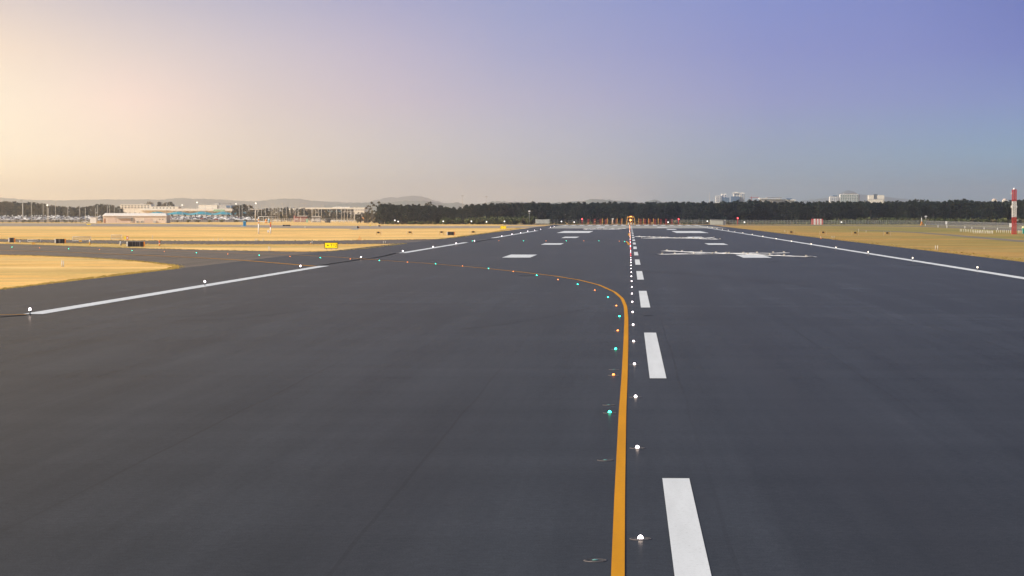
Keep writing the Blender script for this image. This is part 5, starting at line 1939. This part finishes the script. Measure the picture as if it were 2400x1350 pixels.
# bright far lamps
BL = thing("far_lamp", "lamp", "lamp")
b = MB(); b.tube((0, 0, -4), (0, 0, -.4), .1); b.build("post", M['pole'], BL)
b = MB(); b.ball((0, 0, 0), .24); b.build("lamp", M['l_warm'], BL)
BLP = Placer(BL)
for x, y, lab in ((679, 489.8, "left of the three bright lamps among the trees before the far terminal"), (687.4, 489.8, "middle of the three bright lamps among the trees before the far terminal"), (691.2, 489.8, "right of the three bright lamps among the trees before the far terminal")):
    q = At(x, y, 2200)
    BLP.put(q, 0, lab, "bright lamps before the far terminal")

# ------------------------------------------------------------------ city far right
def facade(t, xm, Y, x0, x1, y0, y1, wallm, glassm, rows, cols, dp=18, front=0.0, ratio=.45):
    bx(t, "wall", wallm, x0, x1, y0, y1, Y, dp, xm, True, front)
    dx, dy = (x1 - x0) / cols, (min(y1, 474) - y0 - 1) / rows
    for r_ in range(rows):
        for c_ in range(cols):
            xa = x0 + dx * (c_ + .5 - ratio / 2)
            bx(t, "window", glassm, xa, xa + dx * ratio, y0 + 1 + dy * (r_ + .2), y0 + 1 + dy * (r_ + .8), Y, .5, xm, False, front - .35)
Y = 4300
xm = At(1693, 470, Y).x
t = thing("city_tower", "white and blue pair of joined towers, leftmost on the right skyline", "building", (xm, Y, 0))
facade(t, xm, Y, 1678, 1691, 458.6, 474, 'white', 'glass', 4, 3)
facade(t, xm, Y, 1691, 1703, 455.6, 474, 'white', 'glass', 5, 2, 20, 1.0)
bx(t, "glass_wing", 'glass', 1693, 1709, 463, 474, Y, 10, xm, True, -8)
bx(t, "plant_room", 'white', 1690, 1694.6, 454, 455.6, Y, 8, xm, False, 4)
bx(t, "plant_room", 'white', 1698, 1702, 454, 455.6, Y, 8, xm, False, 4)
xm = At(1729, 470, Y).x
t = thing("city_tower", "taller white framed blue glass tower, second from the left on the right skyline", "building", (xm, Y, 0))
facade(t, xm, Y, 1734, 1745.4, 452.6, 474, 'white', 'glass', 6, 3, 18)
facade(t, xm, Y, 1719, 1734, 453.6, 474, 'cream', 'glass', 5, 2, 16, 2)
bx(t, "glass_wing", 'glass', 1713, 1733, 460.6, 474, Y, 10, xm, True, -9)
bx(t, "roof_frame", 'white', 1718, 1745.6, 451.4, 452.6, Y, 18, xm, False, 0)
bx(t, "plant_room", 'cream', 1721, 1730, 450, 451.4, Y, 8, xm, False, 4)
Y = 4000
xm = At(1822, 470, Y).x
t = thing("stadium_roof", "long low white roofed hall over the forest, right of the two blue towers", "building", (xm, Y, 0))
bx(t, "wall", 'greywall', 1782, 1862, 467, 476, Y, 40, xm, True)
bx(t, "roof", 'white', 1780, 1800, 464, 466, Y, 40, xm, False, -2)
bx(t, "roof", 'grey', 1798, 1832, 462.4, 463.4, Y, 40, xm, False, -3)
bx(t, "white_band", 'white', 1802, 1832, 465.4, 466.8, Y, 4, xm, False, -4.5)
bx(t, "glass_band", 'glass', 1843, 1856, 465, 468, Y, 4, xm, False, -5)
bx(t, "white_band", 'white', 1852, 1864, 467.4, 470, Y, 4, xm, False, -6)
Y = 4200
xm = At(1772, 462, Y).x
t = thing("tower_crane", "faint pinkish crane jib left of the long low hall", "crane", (xm, Y, 0))
a, c = At(1757, 463.4, Y), At(1778, 463, Y)
b = MB(); b.bar((a.x - xm, 0, a.z), (c.x - xm, 0, c.z), .7); b.build("jib", M['redpost'], t)
b = MB(); b.bar((a.x - xm + 3, 0, 0), (a.x - xm + 3, 0, a.z + 2), .8); b.build("mast", M['redpost'], t)
Y = 4300
xm = At(1955, 465, Y).x
t = thing("office_tower", "small pale office block with a flat dark roof left of the widest tower", "building", (xm, Y, 0))
facade(t, xm, Y, 1945, 1966, 461.4, 474, 'white', 'glass', 3, 5)
bx(t, "roof", 'grey', 1946, 1965, 460.2, 461.4, Y, 16, xm, False, 1)
bx(t, "plant_room", 'glass', 1953, 1962, 457.8, 460.2, Y, 8, xm, False, 4)
xm = At(1991, 465, Y).x
t = thing("office_tower", "widest white office block with green glass and a dark curved roof on the right skyline", "building", (xm, Y, 0))
facade(t, xm, Y, 1969.4, 2012, 455.4, 474, 'white', mat("green_glass", (.16, .25, .24), .2, 0, .6), 5, 8, 20, 0, .7)
bx(t, "roof", 'grey', 1978, 2008, 452.8, 454.6, Y, 16, xm, False, 1)
bx(t, "roof_post", 'greywall', 1984, 2002, 454.6, 455.4, Y, 12, xm, False, 3)
bx(t, "side_wall", 'greywall', 2012, 2015, 456, 474, Y, 14, xm, True, 2)
xm = At(2054, 465, Y).x
t = thing("office_tower", "squat cream block with a dark glass centre, rightmost on the skyline", "building", (xm, Y, 0))
bx(t, "wall", 'cream', 2036, 2048, 457.4, 474, Y, 18, xm, True)
bx(t, "wall", 'cream', 2056, 2072.6, 457.4, 474, Y, 18, xm, True)
bx(t, "glass_centre", mat("slate_glass", (.10, .13, .17), .3, 0, .5), 2048, 2057, 454.8, 474, Y, 17, xm, True, .5)
bx(t, "shadow_band", 'grey', 2036, 2070, 466.4, 467.2, Y, .6, xm, False, -.7)
bx(t, "podium", 'cream', 2034.6, 2070, 467.4, 475, Y, 3, xm, True, -3.2)
for i, x in enumerate((2331.5, 2356)):
    xm = At(x, 468, 4600).x
    t = thing("pale_dome_building", ("left", "right")[i] + " of two tiny pale rounded roofs over the forest near the mast", "building", (xm, 4600, 0))
    hh = At(x, 465.4, 4600).z
    b = MB(); b.box(-4.2, 4.2, 0, 9, 0, hh - 2.5); b.build("wall", M['cream'], t)
    b = MB(); b.dome((0, 4.5, hh - 2.5), 4.2, 2.5); b.build("roof", mat("salmon_roof%d" % i, (.62, .50, .42), .8), t)

# ------------------------------------------------------------------ hills
def hill(name, Y, wid, pts, x0, x1, nx=140, rough=.0, m='hill', seed=0):
    r = random.Random(seed)
    ph = [(r.uniform(.02, .5), r.uniform(0, 6), r.uniform(.2, 1)) for _ in range(9)]
    def ridge(px):
        for (a, ya), (c, yc) in zip(pts, pts[1:]):
            if a <= px <= c:
                f = (px - a) / (c - a)
                f = f * f * (3 - 2 * f)
                return ya + (yc - ya) * f
        return pts[0][1] if px < pts[0][0] else pts[-1][1]
    b = MB()
    ny = 9
    for i in range(nx + 1):
        px = x0 + (x1 - x0) * i / nx
        q = At(px, ridge(px), Y)
        top = q.z + rough * (sum(a * math.sin(f * px + p) for f, p, a in ph) + 1.2 * r.uniform(-1, 1))
        for j in range(ny):
            v = (j / (ny - 1)) * 2 - 1
            zz = max(0, top) * math.exp(-3.2 * v * v) * (1 if j not in (0, ny - 1) else 0) + (r.uniform(-.5, .5) * rough if 0 < j < ny - 1 and j != ny // 2 else 0)
            b.v.append((q.x * (1 + v * wid / Y), Y + v * wid, max(-.5, zz) - (.5 if j in (0, ny - 1) else 0)))
    for i in range(nx):
        for j in range(ny - 1):
            a = i * ny + j
            b.f.append((a, a + ny, a + ny + 1, a + 1)); b.mi.append(0); b.sm.append(True)
    return tag(b.build(name, M[m]), kind='structure')


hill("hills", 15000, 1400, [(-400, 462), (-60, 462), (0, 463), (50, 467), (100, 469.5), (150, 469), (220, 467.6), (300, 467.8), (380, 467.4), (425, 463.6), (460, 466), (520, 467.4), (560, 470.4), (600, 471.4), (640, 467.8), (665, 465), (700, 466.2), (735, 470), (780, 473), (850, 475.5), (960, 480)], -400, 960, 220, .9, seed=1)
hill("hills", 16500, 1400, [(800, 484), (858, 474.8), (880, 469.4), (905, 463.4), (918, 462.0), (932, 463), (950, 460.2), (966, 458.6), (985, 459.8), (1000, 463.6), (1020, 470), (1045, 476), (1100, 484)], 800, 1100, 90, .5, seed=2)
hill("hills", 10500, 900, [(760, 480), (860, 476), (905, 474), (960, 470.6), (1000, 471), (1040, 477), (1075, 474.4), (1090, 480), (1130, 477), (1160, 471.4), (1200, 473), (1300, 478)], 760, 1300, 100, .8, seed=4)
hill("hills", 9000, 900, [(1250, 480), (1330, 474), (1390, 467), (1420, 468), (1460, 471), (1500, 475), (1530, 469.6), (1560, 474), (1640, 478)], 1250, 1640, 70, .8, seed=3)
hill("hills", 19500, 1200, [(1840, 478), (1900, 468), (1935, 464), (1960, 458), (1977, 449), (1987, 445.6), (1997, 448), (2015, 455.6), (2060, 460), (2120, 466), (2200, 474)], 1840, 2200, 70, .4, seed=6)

# ------------------------------------------------------------------ birds
BD = thing("bird", "bird", "bird")
b = MB()
b.ball((0, 0, 0), .22, 8, 5, .6)
b.add([(0, -.22, .03), (0, .22, .03), (1.1, .05, .35), (1.0, -.12, .34)], [(0, 1, 2, 3)])
b.add([(0, -.22, .03), (0, .22, .03), (-1.1, .05, .35), (-1.0, -.12, .34)], [(3, 2, 1, 0)])
b.build("body_and_wings", M['bird'], BD)
BDP = Placer(BD)
for x, y, lab in ((2040.6, 375.2, "leftmost tiny dark bird in the blue sky over the cream block"), (2046.6, 375.2, "second tiny dark bird from the left in the sky over the cream block"), (2052.2, 375.2, "darkest tiny bird in the sky over the cream block"), (2048.4, 383.4, "lower left tiny bird in the sky over the cream block"), (2053, 381.8, "lower right tiny bird in the sky over the cream block")):
    q = At(x, y, 1500)
    BDP.put(q, rng.uniform(-.6, .6), lab, "tiny birds in the right sky", .62)

# ------------------------------------------------------------------ haze
b = MB()
b.box(-9800, 9800, -400, 22500, -1.3, 240)
hz_o = b.build("haze", None if False else bpy.data.materials.new("haze_air"))
hm = hz_o.data.materials[0]
hm.use_nodes = True
hn, hl = hm.node_tree.nodes, hm.node_tree.links
hn.clear()
pv = hn.new("ShaderNodeVolumePrincipled")
pv.inputs["Color"].default_value = (0.91, 0.955, 1.0, 1)
pv.inputs["Density"].default_value = 0.00008
pv.inputs["Anisotropy"].default_value = 0.85
ho = hn.new("ShaderNodeOutputMaterial")
hl.new(pv.outputs[0], ho.inputs["Volume"])
tag(hz_o, "thin pale morning haze filling the air over the airfield", "haze", kind='stuff')
